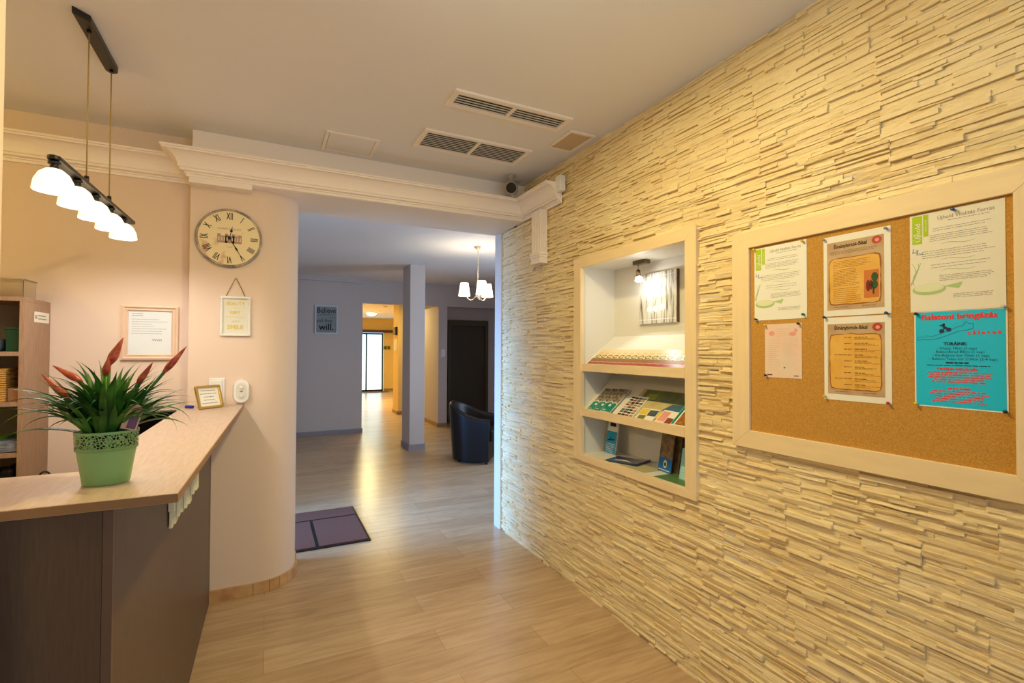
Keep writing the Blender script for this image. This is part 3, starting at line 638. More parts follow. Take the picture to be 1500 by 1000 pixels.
# hanging sign
t = thing('hanging_sign', 'small white framed sign with gold lettering hanging from a cord', 'sign', (-0.169, CF, 1.640), ROT_F)
w, h = 0.077, 0.116
MB().box(-w, w, h - 0.012, h, 0, 0.016).box(-w, w, -h, -h + 0.012, 0, 0.016).box(-w, -w + 0.012, -h + 0.012, h - 0.012, 0, 0.016).box(w - 0.012, w, -h + 0.012, h - 0.012, 0, 0.016).build('frame', white, t, bevel=0.002)
MB().box(-w + 0.012, w - 0.012, -h + 0.012, h - 0.012, 0, 0.006).build('card', mat('sign_card', (226, 226, 206), 0.7), t)
x = MB(); x.text('BEAUTY', 0.028, 0, 0.073, w=0.0065, sx=0.92, bold=0.0008); x.text('is a', 0.011, 0, 0.048, w=0.0065); x.text('GIFT', 0.026, -0.002, 0.020, w=0.0065, bold=0.0008); x.rect(-0.052, 0.052, -0.0055, -0.004, 0.0065)
x.text('with a', 0.016, 0, -0.030, w=0.0065, skew=0.3); x.text('SMILE', 0.034, 0, -0.066, w=0.0065, bold=0.001); x.build('lettering', ink_gold, t)
MB().tube([(-0.05, h - 0.002, 0.006), (-0.004, h + 0.103, 0.004), (0, h + 0.107, 0.003), (0.004, h + 0.103, 0.004), (0.05, h - 0.002, 0.006)], 0.0018, 6).build('cord', mat('jute', (150, 116, 72), 0.9), t)
MB().cyl((0, h + 0.107, 0), (0, h + 0.107, 0.008), 0.0025).build('nail', chrome, t)

# framed certificate on the left wall
t = thing('framed_certificate', 'pale wooden framed certificate on the wall behind the desk', 'framed certificate', (-0.590, 3.38, 1.537), ROT_F)
pw = mat('pinkish_wood', (236, 208, 184), 0.4, noise=0.06, nscale=5)
def molding(mb, w, h, wd, pr):
    for sx_, sy_ in (((-w, h), (w, h)), ((w, h), (w, -h)), ((w, -h), (-w, -h)), ((-w, -h), (-w, h))):
        A = Vector(sx_); B = Vector(sy_); inn = lambda P: Vector((-1 if P.x > 0 else 1, -1 if P.y > 0 else 1))
        vs = []
        for P in (A, B):
            for o_, z_ in pr: q = P + inn(P) * (o_ * wd); vs.append((q.x, q.y, z_))
        k = len(pr); mb.add(vs, [(j, j + 1, k + j + 1, k + j) for j in range(k - 1)] )
        mb.add(vs, [(j, k + j, k + j + 1, j + 1) for j in range(0)])
    return mb
mo = molding(MB(), 0.132, 0.152, 0.033, [(0, 0), (0, 0.018), (0.3, 0.022), (0.55, 0.012), (0.8, 0.016), (1.0, 0.008), (1.0, 0)])
mo.build('frame', pw, t)
MB().box(-0.10, 0.10, -0.12, 0.12, 0, 0.006).build('certificate', mat('certificate_paper', (226, 234, 238), 0.5), t)
x = MB(); x.lines(-0.085, -0.03, 0.095, 0.105, 2, 0.003, 0.0065).lines(-0.085, 0.085, -0.005, 0.075, 7, 0.0016, 0.0065, rag=0.5); x.build('print_text', ink_grey, t)
x = MB(); x.tube([(0.008 + 0.045 * i / 14, -0.040 + 0.007 * math.sin(i * 2.1), 0.0068) for i in range(15)], 0.0008, 4); x.build('signature', ink_black, t)

# ---------------------------------------------------------------- cabinet and its contents
CX, CY0, CY1, CZT = -1.020, 3.075, 3.379, 1.688
t = thing('bookcase', 'tall open wood laminate bookcase against the left wall', 'bookcase', (-1.4, 3.2, 0))
Z = Matrix.Translation((1.4, -3.2, 0))
cbuild(MB().box(CX - 0.018, CX, CY0, CY1, 0, CZT - 0.02), 'side_panel', lam_cab, t)
cbuild(MB().box(-1.82, -1.802, CY0, CY1, 0, CZT - 0.02), 'side_panel', lam_cab, t)
cbuild(MB().box(-1.82, CX, CY0, CY1, CZT - 0.02, CZT), 'top_panel', lam_cab, t, 0.001)
cbuild(MB().box(-1.802, CX - 0.018, CY1 - 0.006, CY1, 0, CZT - 0.02), 'back_panel', mat('cabinet_back', (150, 138, 110), 0.7), t)
SH = [1.432, 1.197, 0.960, 0.72, 0.4, 0.06]
for z in SH: cbuild(MB().box(-1.802, CX - 0.018, CY0 + 0.002, CY1 - 0.006, z - 0.020, z), 'shelf', lam_cab, t)
t = thing('name_plate', 'white paper label stuck on the side of the bookcase', 'label', (CX + 0.0005, 3.268, 1.602)); t.rotation_euler = Matrix(((0, 0, 1), (1, 0, 0), (0, 1, 0))).to_euler()
MB().box(-0.090, 0.090, -0.026, 0.026, 0, 0.001).build('paper', paper, t)
MB().lines(-0.045, 0.06, -0.008, 0.008, 2, 0.006, 0.0014).build('print_text', ink_grey, t)
MB().rect(-0.078, -0.072, -0.008, 0.010, 0.0014).rect(-0.066, -0.060, -0.008, 0.010, 0.0014).rect(-0.075, -0.06, -0.008, -0.004, 0.0014).build('emblem', ink_brown, t)
clear = mat('clear_plastic', (245, 240, 225), 0.08, trans=0.92, spec=0.5)
t = thing('plastic_organizer', 'clear plastic storage box on top of the bookcase', 'box', (-1.17, 3.22, CZT))
MB().box(-0.12, 0.12, -0.07, 0.07, 0, 0.003).box(-0.12, -0.117, -0.07, 0.07, 0.003, 0.085).box(0.117, 0.12, -0.07, 0.07, 0.003, 0.085).box(-0.117, 0.117, -0.07, -0.067, 0.003, 0.085).box(-0.117, 0.117, 0.067, 0.07, 0.003, 0.085).build('box_body', clear, t)
MB().box(-0.124, 0.124, -0.074, 0.074, 0.086, 0.094).build('lid', clear, t, bevel=0.002)
tag(MB().box(-0.032, 0.032, -0.05, 0.05, 0, 0.115).box(-0.038, 0.036, -0.053, 0.053, 0.103, 0.115).build('storage_box', mat('dark_green_plastic', (20, 76, 52), 0.5), bevel=0.003), 'dark green box on the upper bookcase shelf', 'box').location = (-1.078, 3.2, SH[0])
tag(MB().box(-0.06, 0.06, -0.06, 0.06, 0, 0.06).build('storage_box', mat('blue_grey_box', (90, 102, 116), 0.6), bevel=0.02, seg=3), 'blue grey bundle at the left edge of the upper bookcase shelf', 'box').location = (-1.19, 3.2, SH[0])
t = thing('wicker_basket', 'woven straw basket on the second bookcase shelf', 'basket', (-1.175, 3.20, SH[1]))
wk = mat('wicker', (196, 150, 70), 0.8)
wb = MB()
for r_ in range(14):
    z = 0.005 + r_ * 0.0105; off = 0.003 if r_ % 2 else -0.001
    pts = [(-0.07, -0.07), (0.07, -0.07), (0.07, 0.07), (-0.07, 0.07)]
    P4 = []
    for k in range(4):
        A = Vector(pts[k]); B = Vector(pts[(k + 1) % 4])
        for q in range(10): P4.append(A.lerp(B, q / 10))
    wb.tube([(p.x * (1 + 0.03 * (i % 2 == r_ % 2)), p.y * (1 + 0.03 * (i % 2 == r_ % 2)), z) for i, p in enumerate(P4)], 0.0055, 5, True)
wb.box(-0.068, 0.068, -0.068, 0.068, 0, 0.006); wb.build('weave', wk, t)
MB().tube([(0.072 * c_, 0.072 * s_, 0.15) for c_, s_ in ((-1, -1), (0, -1), (1, -1), (1, 0), (1, 1), (0, 1), (-1, 1), (-1, 0))], 0.006, 6, True).build('rim', wk, t)
tag(MB().box(-0.022, 0.022, -0.03, 0.03, 0, 0.06).build('small_box', mat('kraft', (176, 132, 96), 0.8), bevel=0.002), 'small ribbed beige box beside the straw basket', 'box').location = (-1.0745, 3.17, SH[1])
t = thing('ring_binder', 'lime green binder with papers lying on the third bookcase shelf', 'binder', (-1.16, 3.22, SH[2]))
lime = mat('lime_card', (110, 206, 20), 0.4)
MB().box(-0.13, 0.03, -0.13, -0.127, 0, 0.055).box(-0.13, 0.03, -0.127, 0.12, 0, 0.003).box(-0.13, 0.03, -0.127, 0.12, 0.052, 0.055).build('cover', lime, t)
MB().box(-0.12, 0.115, -0.12, 0.11, 0.004, 0.050).build('papers', mat('paper_stack', (150, 160, 178), 0.7, rgb2=(60, 70, 90), nscale=30, stretch=(1, 1, 12)), t)
MB().box(-0.09, 0.0, -0.1315, -0.1305, 0.012, 0.044).build('label', paper, t)
for xx, hh, nm in ((-1.150, 0.15, 'black rounded case at the left of the lowest visible bookcase shelf'), (-1.088, 0.165, 'black rounded case beside the side panel on the lowest visible shelf')):
    tag(MB().box(-0.026, 0.026, -0.08, 0.08, 0, hh).build('document_case', black_pl, bevel=0.02, seg=4), nm, 'case').location = (xx, 3.2, SH[3])

# ---------------------------------------------------------------- pendant lamp over the counter
t = thing('pendant_bar_lamp', 'black bar pendant with five glowing glass shades over the counter', 'pendant lamp', (-0.615, 2.5, CZ))
can = [(-0.022, -0.255), (0.022, -0.215)] + [(0.022 * math.cos(a), 0.15 + 0.022 * math.sin(a)) for a in [PI * i / 8 for i in range(9)]]
MB().prism(can, -0.026, 0).build('ceiling_canopy', black, t, bevel=0.003)
BY0, BY1 = -0.475, 0.545
bar = MB(); sl = 0.022 / 1.0
bar.add([], [])
pl = [(-0.017, BY0 + 0.017)] + [(0.017 * math.cos(a), BY0 + 0.017 + 0.017 * math.sin(a)) for a in [PI + PI * i / 8 for i in range(9)]] + [(0.017 * math.cos(a), BY1 - 0.017 + 0.017 * math.sin(a)) for a in [PI * i / 8 for i in range(9)]]
bar.prism(pl[1:], -0.612, -0.598)
bar.v = [(x_, y_, z_ + y_ * sl) for x_, y_, z_ in bar.v]
bar.build('lamp_bar', black, t, bevel=0.003)
cabm = mat('clear_cable', (176, 150, 84), 0.3)
for cy in (-0.147, 0.148):
    MB().cyl((0, cy, -0.026), (0, cy, -0.58 + cy * sl), 0.0024).build('cable', cabm, t)
    MB().cyl((0, cy, -0.598 + cy * sl), (0, cy, -0.572 + cy * sl), 0.008).build('cable_grip', black, t)
    MB().cyl((0, cy, -0.034), (0, cy, -0.026), 0.008).build('ceiling_grip', black, t)
bulbm = mat('lit_opal_glass', (255, 250, 240), 0.3, emis=(255, 238, 206), estr=1.1)
shy = [-0.455, -0.245, -0.035, 0.175, 0.385]
for k, sy in enumerate(shy):
    z0 = -0.612 + sy * sl
    M = Matrix.Translation((0, sy, z0))
    sh = MB().lathe([(0.008, -0.026), (0.022, -0.030), (0.038, -0.044), (0.049, -0.068), (0.0535, -0.098), (0.0520, -0.100), (0.047, -0.070), (0.036, -0.047), (0.022, -0.033), (0.006, -0.030)], 36, M)
    sh = sh.build('lamp_shade', bulbm, t)
    MB().cyl((0, sy, z0 - 0.030), (0, sy, z0), 0.011).cyl((0, sy, z0 - 0.012), (0, sy, z0 - 0.004), 0.016).build('lamp_holder', black, sh)
    point_light('pendant_bulb_light', (-0.615, 2.5 + sy, CZ + z0 - 0.080), 4.8, (1.0, 0.93, 0.90), 0.016)

# ---------------------------------------------------------------- ceiling vents and hatches
def vent(y0, y1, x0, x1, label):
    t = thing('ceiling_vent', label, 'air vent', ((x0 + x1) / 2, (y0 + y1) / 2, CZ), None, 'air vents in the ceiling')
    a = (x1 - x0) / 2; c = (y1 - y0) / 2; f = 0.026
    MB().box(-a, a, -c, -c + f, -0.012, 0).box(-a, a, c - f, c, -0.012, 0).box(-a, -a + f, -c + f, c - f, -0.012, 0).box(a - f, a, -c + f, c - f, -0.012, 0).box(-0.010, 0.010, -c + f, c - f, -0.012, 0).build('frame', trim_paint, t, bevel=0.002)
    for s_ in (-1, 1):
        lo = MB(); xa, xb = (-a + f, -0.010) if s_ < 0 else (0.010, a - f); n = max(5, int((2 * c - 2 * f) / 0.021))
        for i in range(n):
            y = -c + f + (i + 0.5) * (2 * c - 2 * f) / n
            lo.box(xa + 0.003, xb - 0.003, -0.008, 0.008, -0.0008, 0.0008, Matrix.Translation((0, y, -0.007)) @ Matrix.Rotation(math.radians(14), 4, 'X'))
        lo.build('louvre_grille', louvre_white, t)
    MB().box(-a + f, a - f, -c + f, c - f, -0.002, -0.0005).build('backing', dark_void, t)
vent(2.145, 2.308, 0.775, 1.425, 'long double grille air vent in the ceiling nearer the camera')
vent(2.608, 2.868, 0.765, 1.436, 'wide double grille air vent in the ceiling nearer the beam')
def hatch(x0, x1, y0, y1, m, label):
    t = thing('access_panel', label, 'access panel', ((x0 + x1) / 2, (y0 + y1) / 2, CZ))
    a = (x1 - x0) / 2; c = (y1 - y0) / 2
    MB().box(-a, a, -c, -c + 0.018, -0.008, 0).box(-a, a, c - 0.018, c, -0.008, 0).box(-a, -a + 0.018, -c + 0.018, c - 0.018, -0.008, 0).box(a - 0.018, a, -c + 0.018, c - 0.018, -0.008, 0).build('frame', trim_paint, t, bevel=0.001)
    MB().box(-a + 0.021, a - 0.021, -c + 0.021, c - 0.021, -0.006, 0).build('hatch_door', m, t)
hatch(0.28, 0.575, 2.888, 3.165, ceil_paint, 'square white access panel in the ceiling left of the vents')
hatch(1.49, 1.66, 2.27, 2.522, mat('hatch_tan', (206, 186, 150), 0.6), 'small tan access panel in the ceiling next to the stone wall')

# ---------------------------------------------------------------- cameras and detector near the cornice
cm = mat('camera_grey', (176, 172, 162), 0.4)
t = thing('security_camera', 'grey dome headed security camera hanging from the ceiling corner', 'security camera', (1.515, 3.06, CZ))
MB().lathe([(0.0001, 0), (0.032, 0), (0.030, -0.010), (0.014, -0.014), (0.014, -0.05), (0.0001, -0.05)], 24).build('mount', cm, t)
d = Vector((-0.42, -0.85, -0.30)).normalized(); c0 = Vector((0, 0, -0.088))
MB().cyl(c0 - d * 0.055, c0 + d * 0.035, 0.043, n=28).build('housing', cm, t, bevel=0.012, seg=3)
MB().cyl(c0 + d * 0.0352, c0 + d * 0.0365, 0.036, n=28).build('lens_window', mat('lens_brown', (44, 34, 28), 0.15), t)
t = thing('camera_bracket', 'grey angled bracket arm beside the security camera', 'bracket', (1.60, 3.14, CZ))
MB().lathe([(0.0001, 0), (0.03, 0), (0.03, -0.008), (0.0001, -0.008)], 20).build('base', cm, t)
MB().tube([(0, 0, -0.008), (0, 0, -0.05), (-0.012, -0.02, -0.08), (-0.045, -0.05, -0.11), (-0.06, -0.06, -0.135)], 0.011, 10).build('arm', cm, t)
y_, z_ = yz(2.70, 2.545, 1.66)
t = thing('motion_detector', 'small white motion detector box high on the stone wall', 'motion detector', (1.695, 2.665, 2.515), ROT_R)
MB().box(-0.031, 0.031, -0.05, 0.052, 0, 0.045).build('body', white, t, bevel=0.008, seg=3)
MB().box(-0.018, 0.018, -0.02, 0.036, 0.0452, 0.048).build('lens', mat('lens_white', (240, 240, 236), 0.2), t, bevel=0.001)
# fluted bracket below the cornice
t = thing('fluted_bracket', 'pale fluted pilaster bracket on the stone wall under the cornice', 'bracket', (1.70, 2.87, 2.04))
def flute(a, b, nrm):     # stepped flutes between two plan corners, cut inwards against nrm
    A = Vector(a); B = Vector(b); nn = Vector(nrm); out = []
    for f0, d0 in ((0, 0), (0.16, 0), (0.16, 0.006), (0.28, 0.006), (0.28, 0), (0.44, 0), (0.44, 0.006), (0.56, 0.006), (0.56, 0), (0.72, 0), (0.72, 0.006), (0.84, 0.006), (0.84, 0)):
        out.append(tuple(A.lerp(B, f0) - nn * d0))
    return out
prf = flute((-0.058, 0.122), (-0.058, 0.004), (-1, 0)) + flute((-0.058, 0.004), (0, 0.004), (0, -1)) + [(0, 0.004), (0, 0.122)]
MB().prism(prf, 0.075, 0.365).build('fluted_shaft', trim_paint, t)
MB().box(-0.068, 0.0, -0.006, 0.130, 0.056, 0.076).box(-0.060, 0.0, 0.002, 0.126, 0.0, 0.040).box(-0.064, 0, -0.002, 0.128, 0.040, 0.0559).build('base_block', trim_paint, t, bevel=0.0015)

# ---------------------------------------------------------------- display niche
FX = 1.688
def fy(y): return y * FX / 1.7
def fz(z): return H + (z - H) * FX / 1.7
t = thing('niche_frame', 'light beech frame around the brochure niche', 'frame', (FX, 2.06, 1.39))
y0, y1, z0, z1 = fy(1.581), fy(2.552), fz(0.783), fz(2.010); iy0, iy1, iz0, iz1 = fy(1.647), fy(2.478), fz(0.822), fz(1.952)
def mitre(A, B, Ai, Bi, m):
    mb = MB(); x0_, x1_ = 0.0, 0.03; q = [A, B, Bi, Ai]
    vs = [(x, p[0] - 2.06, p[1] - 1.39) for x in (x0_, x1_) for p in q]
    mb.add(vs, [(0, 1, 2, 3), (7, 6, 5, 4), (0, 4, 5, 1), (1, 5, 6, 2), (2, 6, 7, 3), (3, 7, 4, 0)])
    mb.build('frame_rail', m, t, bevel=0.0012)
mitre((y0, z1), (y1, z1), (iy0, iz1), (iy1, iz1), oak); mitre((y0, z0), (y1, z0), (iy0, iz0), (iy1, iz0), oak)
mitre((y0, z0), (y0, z1), (iy0, iz0), (iy0, iz1), oak_v); mitre((y1, z0), (y1, z1), (iy1, iz0), (iy1, iz1), oak_v)
struct(MB().box(1.70, 1.962, NY1 - 0.001, NY1 + 0.003, NZ0, NZ1).box(1.70, 1.962, NY0 - 0.003, NY0 + 0.001, NZ0, NZ1).box(1.958, 1.964, NY0, NY1, NZ0, NZ1).box(1.70, 1.96, NY0, NY1, NZ1 - 0.001, NZ1 + 0.003).box(1.70, 1.96, NY0, NY1, NZ0 - 0.003, NZ0 + 0.001).build('wall_niche_lining', white_paint))
def disp_shelf(zt, zb, slope, lab):
    t = thing('display_shelf', lab, 'shelf', (1.70, 2.06, zt), None)
    MB().box(-0.002, 0.012, -0.414, 0.416, -0.046, 0.0).build('front_lip', oak, t, bevel=0.001)
    L_ = 0.245; dz = L_ * math.tan(slope)
    MB().prism_axis([(0.0125, -0.03), (0.257, -0.03 + dz), (0.257, -0.012 + dz), (0.0125, -0.012)], -0.414, 0.416, 'y').build('slanted_board', white_paint, t)
    return t
SL1, SL2 = math.radians(36), math.radians(40)
disp_shelf(1.369, 1.324, SL1, 'upper slanted display shelf with a beech lip holding a leaflet row')
disp_shelf(1.101, 1.060, SL2, 'lower slanted display shelf with a beech lip holding maps and brochures')
def slant(y, zlip, slope, lift=0.0, along=0.0, tilt=0.0):   # frame on a slanted board: local x -> -Y, local y up the slope, z out of the board
    c, s_ = math.cos(slope), math.sin(slope)
    R = Matrix(((0, c, -s_), (-1, 0, 0), (0, s_, c)))
    org = Vector((1.7125, y, zlip - 0.012)) + Vector((c, 0, s_)) * (0.004 + along) + Vector((-s_, 0, c)) * (0.001 + lift)
    return Matrix.Translation(org) @ R.to_4x4() @ Matrix.Rotation(tilt, 4, 'Z')
def leaflet(name, label, cat, M, w, h, th, m, group=None, fan=0.0):
    t = thing(name, label, cat, (0, 0, 0), None, group); t.matrix_world = M
    vs = MB(); vs.prism([(-w / 2, 0), (w / 2, 0), (w / 2, h), (-w / 2, h)], 0, th)
    vs.build('paper', m, t); return t
# fourteen overlapping leaflets on the upper shelf
cream_pr = mat('leaflet_cream', (238, 216, 176), 0.3, coat=0.2)
red_pr = mat('leaflet_red', (158, 62, 50), 0.3, coat=0.2); pat_pr = mat('leaflet_pattern', (120, 116, 60), 0.4, rgb2=(178, 84, 50), nscale=110)
pat_grn = mat('leaflet_green', (92, 118, 66), 0.35)
M = slant(2.385, 1.369, SL1)
proto = leaflet('leaflet', 'cream folk pattern leaflet in the overlapping row on the upper display shelf', 'leaflet', M, 0.075, 0.148, 0.003, cream_pr, 'leaflets in a row on the upper shelf')
MB().rect(-0.037, 0.037, 0.003, 0.026, 0.0034).build('red_band', red_pr, proto)
MB().rect(-0.037, 0.037, 0.029, 0.062, 0.0034).build('floral_band', pat_pr, proto)
x = MB(); x.ell(-0.006, 0.080, 0.022, 0.016, 0.0034).ell(0.016, 0.075, 0.010, 0.010, 0.0036); x.build('wreath', pat_grn, proto)
x = MB(); x.ell(-0.006, 0.080, 0.014, 0.009, 0.0037).ell(-0.004, 0.112, 0.018, 0.008, 0.0034); x.build('ornament', mat('leaflet_peach', (232, 196, 140), 0.4), proto)
ORD = ('leftmost', 'second from the left', 'third from the left', 'fourth from the left', 'fifth from the left', 'sixth from the left', 'seventh from the left', 'seventh from the right', 'sixth from the right', 'fifth from the right', 'fourth from the right', 'third from the right', 'second from the right', 'rightmost')
FAN = Matrix.Rotation(math.radians(4.2), 4, 'Y')
for i in range(14):
    o = proto if i == 0 else dup(proto)
    o['label'] = 'cream folk pattern leaflet, ' + ORD[i] + ' in the upper shelf row'
    o.matrix_world = slant(2.392 - i * 0.0535, 1.369, SL1, lift=0.0032) @ FAN
# lower shelf
teal = mat('leaflet_teal', (0, 140, 122), 0.3, coat=0.2); photo_dk = mat('photo_dark', (38, 34, 28), 0.35, rgb2=(190, 176, 150), nscale=55)
places = ('nearest the left side of the niche', 'second from the left side of the niche', 'third from the left, beside the small map sheet')
for i, (y, al) in enumerate(((2.385, 0.0), (2.315, 0.0), (2.245, 0.0))):
    p_ = leaflet('brochure', 'teal photo brochure, ' + places[i], 'brochure', slant(y, 1.101, SL2, lift=0.0004 + 0.005 * i, tilt=0.0), 0.092, 0.19, 0.004, white, 'teal brochures on the lower shelf')
    MB().poly([(-0.044, 0.002), (0.044, 0.002), (0.044, 0.062), (0.022, 0.075), (0.006, 0.066), (-0.014, 0.078), (-0.044, 0.068)], 0.0044).build('teal_band', teal, p_)
    MB().poly([(-0.044, 0.075), (-0.014, 0.085), (0.006, 0.074), (0.022, 0.083), (0.044, 0.070), (0.044, 0.188), (-0.044, 0.188)], 0.0044).build('photo', photo_dk, p_)
    MB().ell(-0.004, 0.052, 0.011, 0.009, 0.0048).rect(-0.034, -0.008, 0.013, 0.017, 0.0048).build('emblem', ink_white, p_)
mapg = mat('map_green', (128, 140, 96), 0.4, rgb2=(86, 104, 92), nscale=18); mapb = mat('map_beige', (214, 204, 160), 0.4, rgb2=(196, 176, 110), nscale=16)
p_ = leaflet('map_sheet', 'green and beige tourist map lying across the lower display shelf', 'map', slant(1.885, 1.101, SL2, lift=0.0004, along=0.02), 0.46, 0.20, 0.003, mapb)
MB().rect(-0.20, 0.225, 0.115, 0.195, 0.0034).build('hill_area', mapg, p_); MB().poly([(0.01, 0.06), (0.22, 0.06), (0.22, 0.10), (0.14, 0.115), (0.05, 0.11)], 0.0037).build('lake', mat('map_lake', (70, 112, 140), 0.4), p_)
MB().poly([(-0.17, 0.12), (-0.09, 0.125), (-0.09, 0.17), (-0.16, 0.165)], 0.0037).build('meadow', mat('map_meadow', (160, 170, 70), 0.4), p_)
MB().rect(-0.10, 0.22, 0.005, 0.05, 0.0037).build('yellow_strip', ink_yellow, p_)
mat('photo_rust', (176, 84, 56), 0.4, rgb2=(110, 60, 44), nscale=90); mat('photo_slate', (96, 112, 126), 0.4, rgb2=(50, 60, 70), nscale=90); mat('photo_sand', (206, 170, 120), 0.4, rgb2=(150, 110, 70), nscale=90)
RG = random.Random(2)
def photo_grid(parent, w, h, nx, ny, z, margin=0.004):
    cols = [ink_brown, MATS['photo_rust'], MATS['photo_rust'], ink_pale, ink_olive, MATS['photo_slate'], MATS['photo_sand'], MATS['photo_sand'], ink_black]
    acc = {}
    for i in range(nx):
        for j in range(ny):
            m = RG.choice(cols); a = -w / 2 + w * i / nx; c = h * j / ny + RG.uniform(0, 0.004)
            acc.setdefault(m.name, (m, MB()))[1].rect(a + margin / 2, a + w / nx - margin / 2, c + margin / 2, c + h / ny - margin, z)
    for m, mb in acc.values(): mb.build('photo', m, parent)
p_ = leaflet('photo_sheet', 'leaflet with a grid of small red and brown photos beside the teal brochures', 'leaflet', slant(2.085, 1.101, SL2, lift=0.0045), 0.13, 0.155, 0.003, paper)
photo_grid(p_, 0.122, 0.145, 4, 8, 0.0034, 0.003)
p_ = leaflet('photo_sheet', 'leaflet with yellow and blue photos in the middle of the lower shelf', 'leaflet', slant(1.935, 1.101, SL2, lift=0.0045, tilt=0.03), 0.125, 0.080, 0.003, paper)
MB().rect(-0.06, -0.005, 0.035, 0.075, 0.0034).build('photo', ink_yellow, p_); MB().rect(0.0, 0.06, 0.03, 0.07, 0.0034).build('photo', MATS['photo_slate'], p_); MB().rect(-0.05, 0.0, 0.004, 0.030, 0.0034).build('photo', ink_olive, p_)
p_ = leaflet('photo_sheet', 'leaflet with pink and red pictures next to the orange bordered booklet', 'leaflet', slant(1.80, 1.101, SL2, lift=0.0045, tilt=-0.04), 0.11, 0.085, 0.003, paper)
MB().rect(-0.05, 0.0, 0.01, 0.075, 0.0034).build('photo', ink_pink, p_); MB().rect(0.005, 0.05, 0.005, 0.04, 0.0034).build('photo', MATS['photo_rust'], p_)
p_ = leaflet('booklet', 'teal edged booklet with an orange flower photo by the right side of the niche', 'booklet', slant(1.70, 1.101, SL2, lift=0.008), 0.09, 0.13, 0.005, ink_white)
MB().rect(-0.043, -0.028, 0.003, 0.127, 0.0054).build('teal_band', teal, p_); MB().rect(-0.02, 0.043, 0.003, 0.127, 0.0054).build('photo', mat('flower_photo', (214, 120, 40), 0.4, rgb2=(60, 90, 40), nscale=60), p_)
# bottom of the niche
def standing(name, label, cat, x, y, w, h, m, rot=0.0, lean=0.16, th=0.004, group=None):
    R = Matrix.Rotation(rot, 3, 'Z') @ Matrix.Rotation(lean, 3, 'Y') @ ROT_R
    t = thing(name, label, cat, (x, y, NZ0 + 0.002), None, group); t.rotation_euler = R.to_euler()
    MB().box(-w / 2, w / 2, 0, h, 0, th).build('paper', m, t, bevel=0.0005); return t
p_ = standing('leaflet', 'light blue and white leaflet standing in the left corner of the niche floor', 'leaflet', 1.86, 2.395, 0.10, 0.200, paper)
MB().rect(-0.048, 0.048, 0.002, 0.135, 0.0044).build('blue_field', ink_cyan, p_); MB().rect(-0.025, 0.028, 0.165, 0.187, 0.0044).build('emblem', ink_navy, p_)
MB().poly([(-0.035, 0.075), (0.03, 0.085), (0.032, 0.092), (0.0, 0.088), (-0.005, 0.11), (-0.012, 0.088), (-0.035, 0.082)], 0.0048).build('boat', ink_navy, p_); MB().lines(-0.04, 0.04, 0.01, 0.06, 6, 0.003, 0.0048).build('print_text', ink_white, p_)
t = thing('booklet', 'dark navy booklet lying open side down on the niche floor', 'booklet', (1.82, 2.19, NZ0 + 0.0015), (0, 0, math.radians(20)))
navy = mat('navy_gloss', (12, 34, 84), 0.2, coat=0.3)
bk = MB(); n = 12
for i in range(n):
    u0, u1 = -0.105 + 0.21 * i / n, -0.105 + 0.21 * (i + 1) / n; f = lambda u: 0.004 + 0.012 * max(0, u / 0.105) ** 2
    bk.add([(-0.075, u0, f(-u0)), (0.075, u0, f(-u0)), (0.075, u1, f(-u1)), (-0.075, u1, f(-u1)), (-0.075, u0, 0), (0.075, u0, 0), (0.075, u1, 0), (-0.075, u1, 0)], [(0, 1, 2, 3), (4, 7, 6, 5), (0, 4, 5, 1), (1, 5, 6, 2), (2, 6, 7, 3), (3, 7, 4, 0)])
bk.build('cover', navy, t)
MB().tube([(-0.035 + 0.02 * math.sin(q / 3), -0.05 + 0.012 * q, 0.0062) for q in range(11)], [0.0002 + 0.0026 * math.sin(PI * q / 10) for q in range(11)], 5).build('swoosh', ink_white, t)
deer = mat('forest_photo', (70, 58, 40), 0.7, rgb2=(168, 140, 108), nscale=24); bluep = mat('leaflet_blue', (0, 110, 190), 0.3)
p_ = standing('brochure', 'forest photo brochure with a blue lower band and round emblem', 'brochure', 1.835, 1.915, 0.105, 0.200, deer, rot=-0.12, group=None)
MB().rect(-0.052, 0.052, 0.001, 0.072, 0.0044).build('blue_band', bluep, p_); MB().ell(0.002, 0.042, 0.015, 0.020, 0.0048).build('emblem', mat('emblem_cream', (230, 226, 170), 0.5), p_)
MB().ell(0.002, 0.040, 0.009, 0.009, 0.0052).build('emblem_leaf', ink_dgreen, p_); MB().lines(-0.045, 0.045, 0.010, 0.010, 1, 0.004, 0.0048).build('print_text', ink_white, p_)
p_ = standing('brochure', 'dark brochure edge standing behind the forest photo brochure', 'brochure', 1.862, 1.862, 0.10, 0.190, deer, rot=-0.12)
MB().rect(0.02, 0.049, 0.004, 0.186, 0.0044).build('dark_strip', ink_black, p_)
p_ = standing('leaflet', 'pale turquoise leaflet standing by the right side of the niche floor', 'leaflet', 1.80, 1.725, 0.12, 0.150, mat('turquoise_paper', (150, 214, 214), 0.5), rot=-0.1)
MB().poly([(-0.03, 0.080), (0.03, 0.088), (0.0, 0.100)], 0.0048).build('boat', ink_navy, p_); MB().lines(-0.05, 0.05, 0.01, 0.06, 6, 0.003, 0.0048).build('print_text', ink_white, p_)
tag(MB().box(-0.09, 0.09, -0.11, 0.11, 0, 0.002).build('leaflet', mat('green_card', (90, 130, 80), 0.5)), 'green leaflet lying flat under the turquoise one', 'leaflet').location = (1.80, 1.765, NZ0 + 0.001)
tag(MB().box(-0.07, 0.07, -0.10, 0.10, 0, 0.0015).build('leaflet', mat('beige_card', (190, 184, 140), 0.5)), 'beige leaflet lying flat between the navy booklet and the forest brochure', 'leaflet').location = (1.80, 2.05, NZ0 + 0.0008)
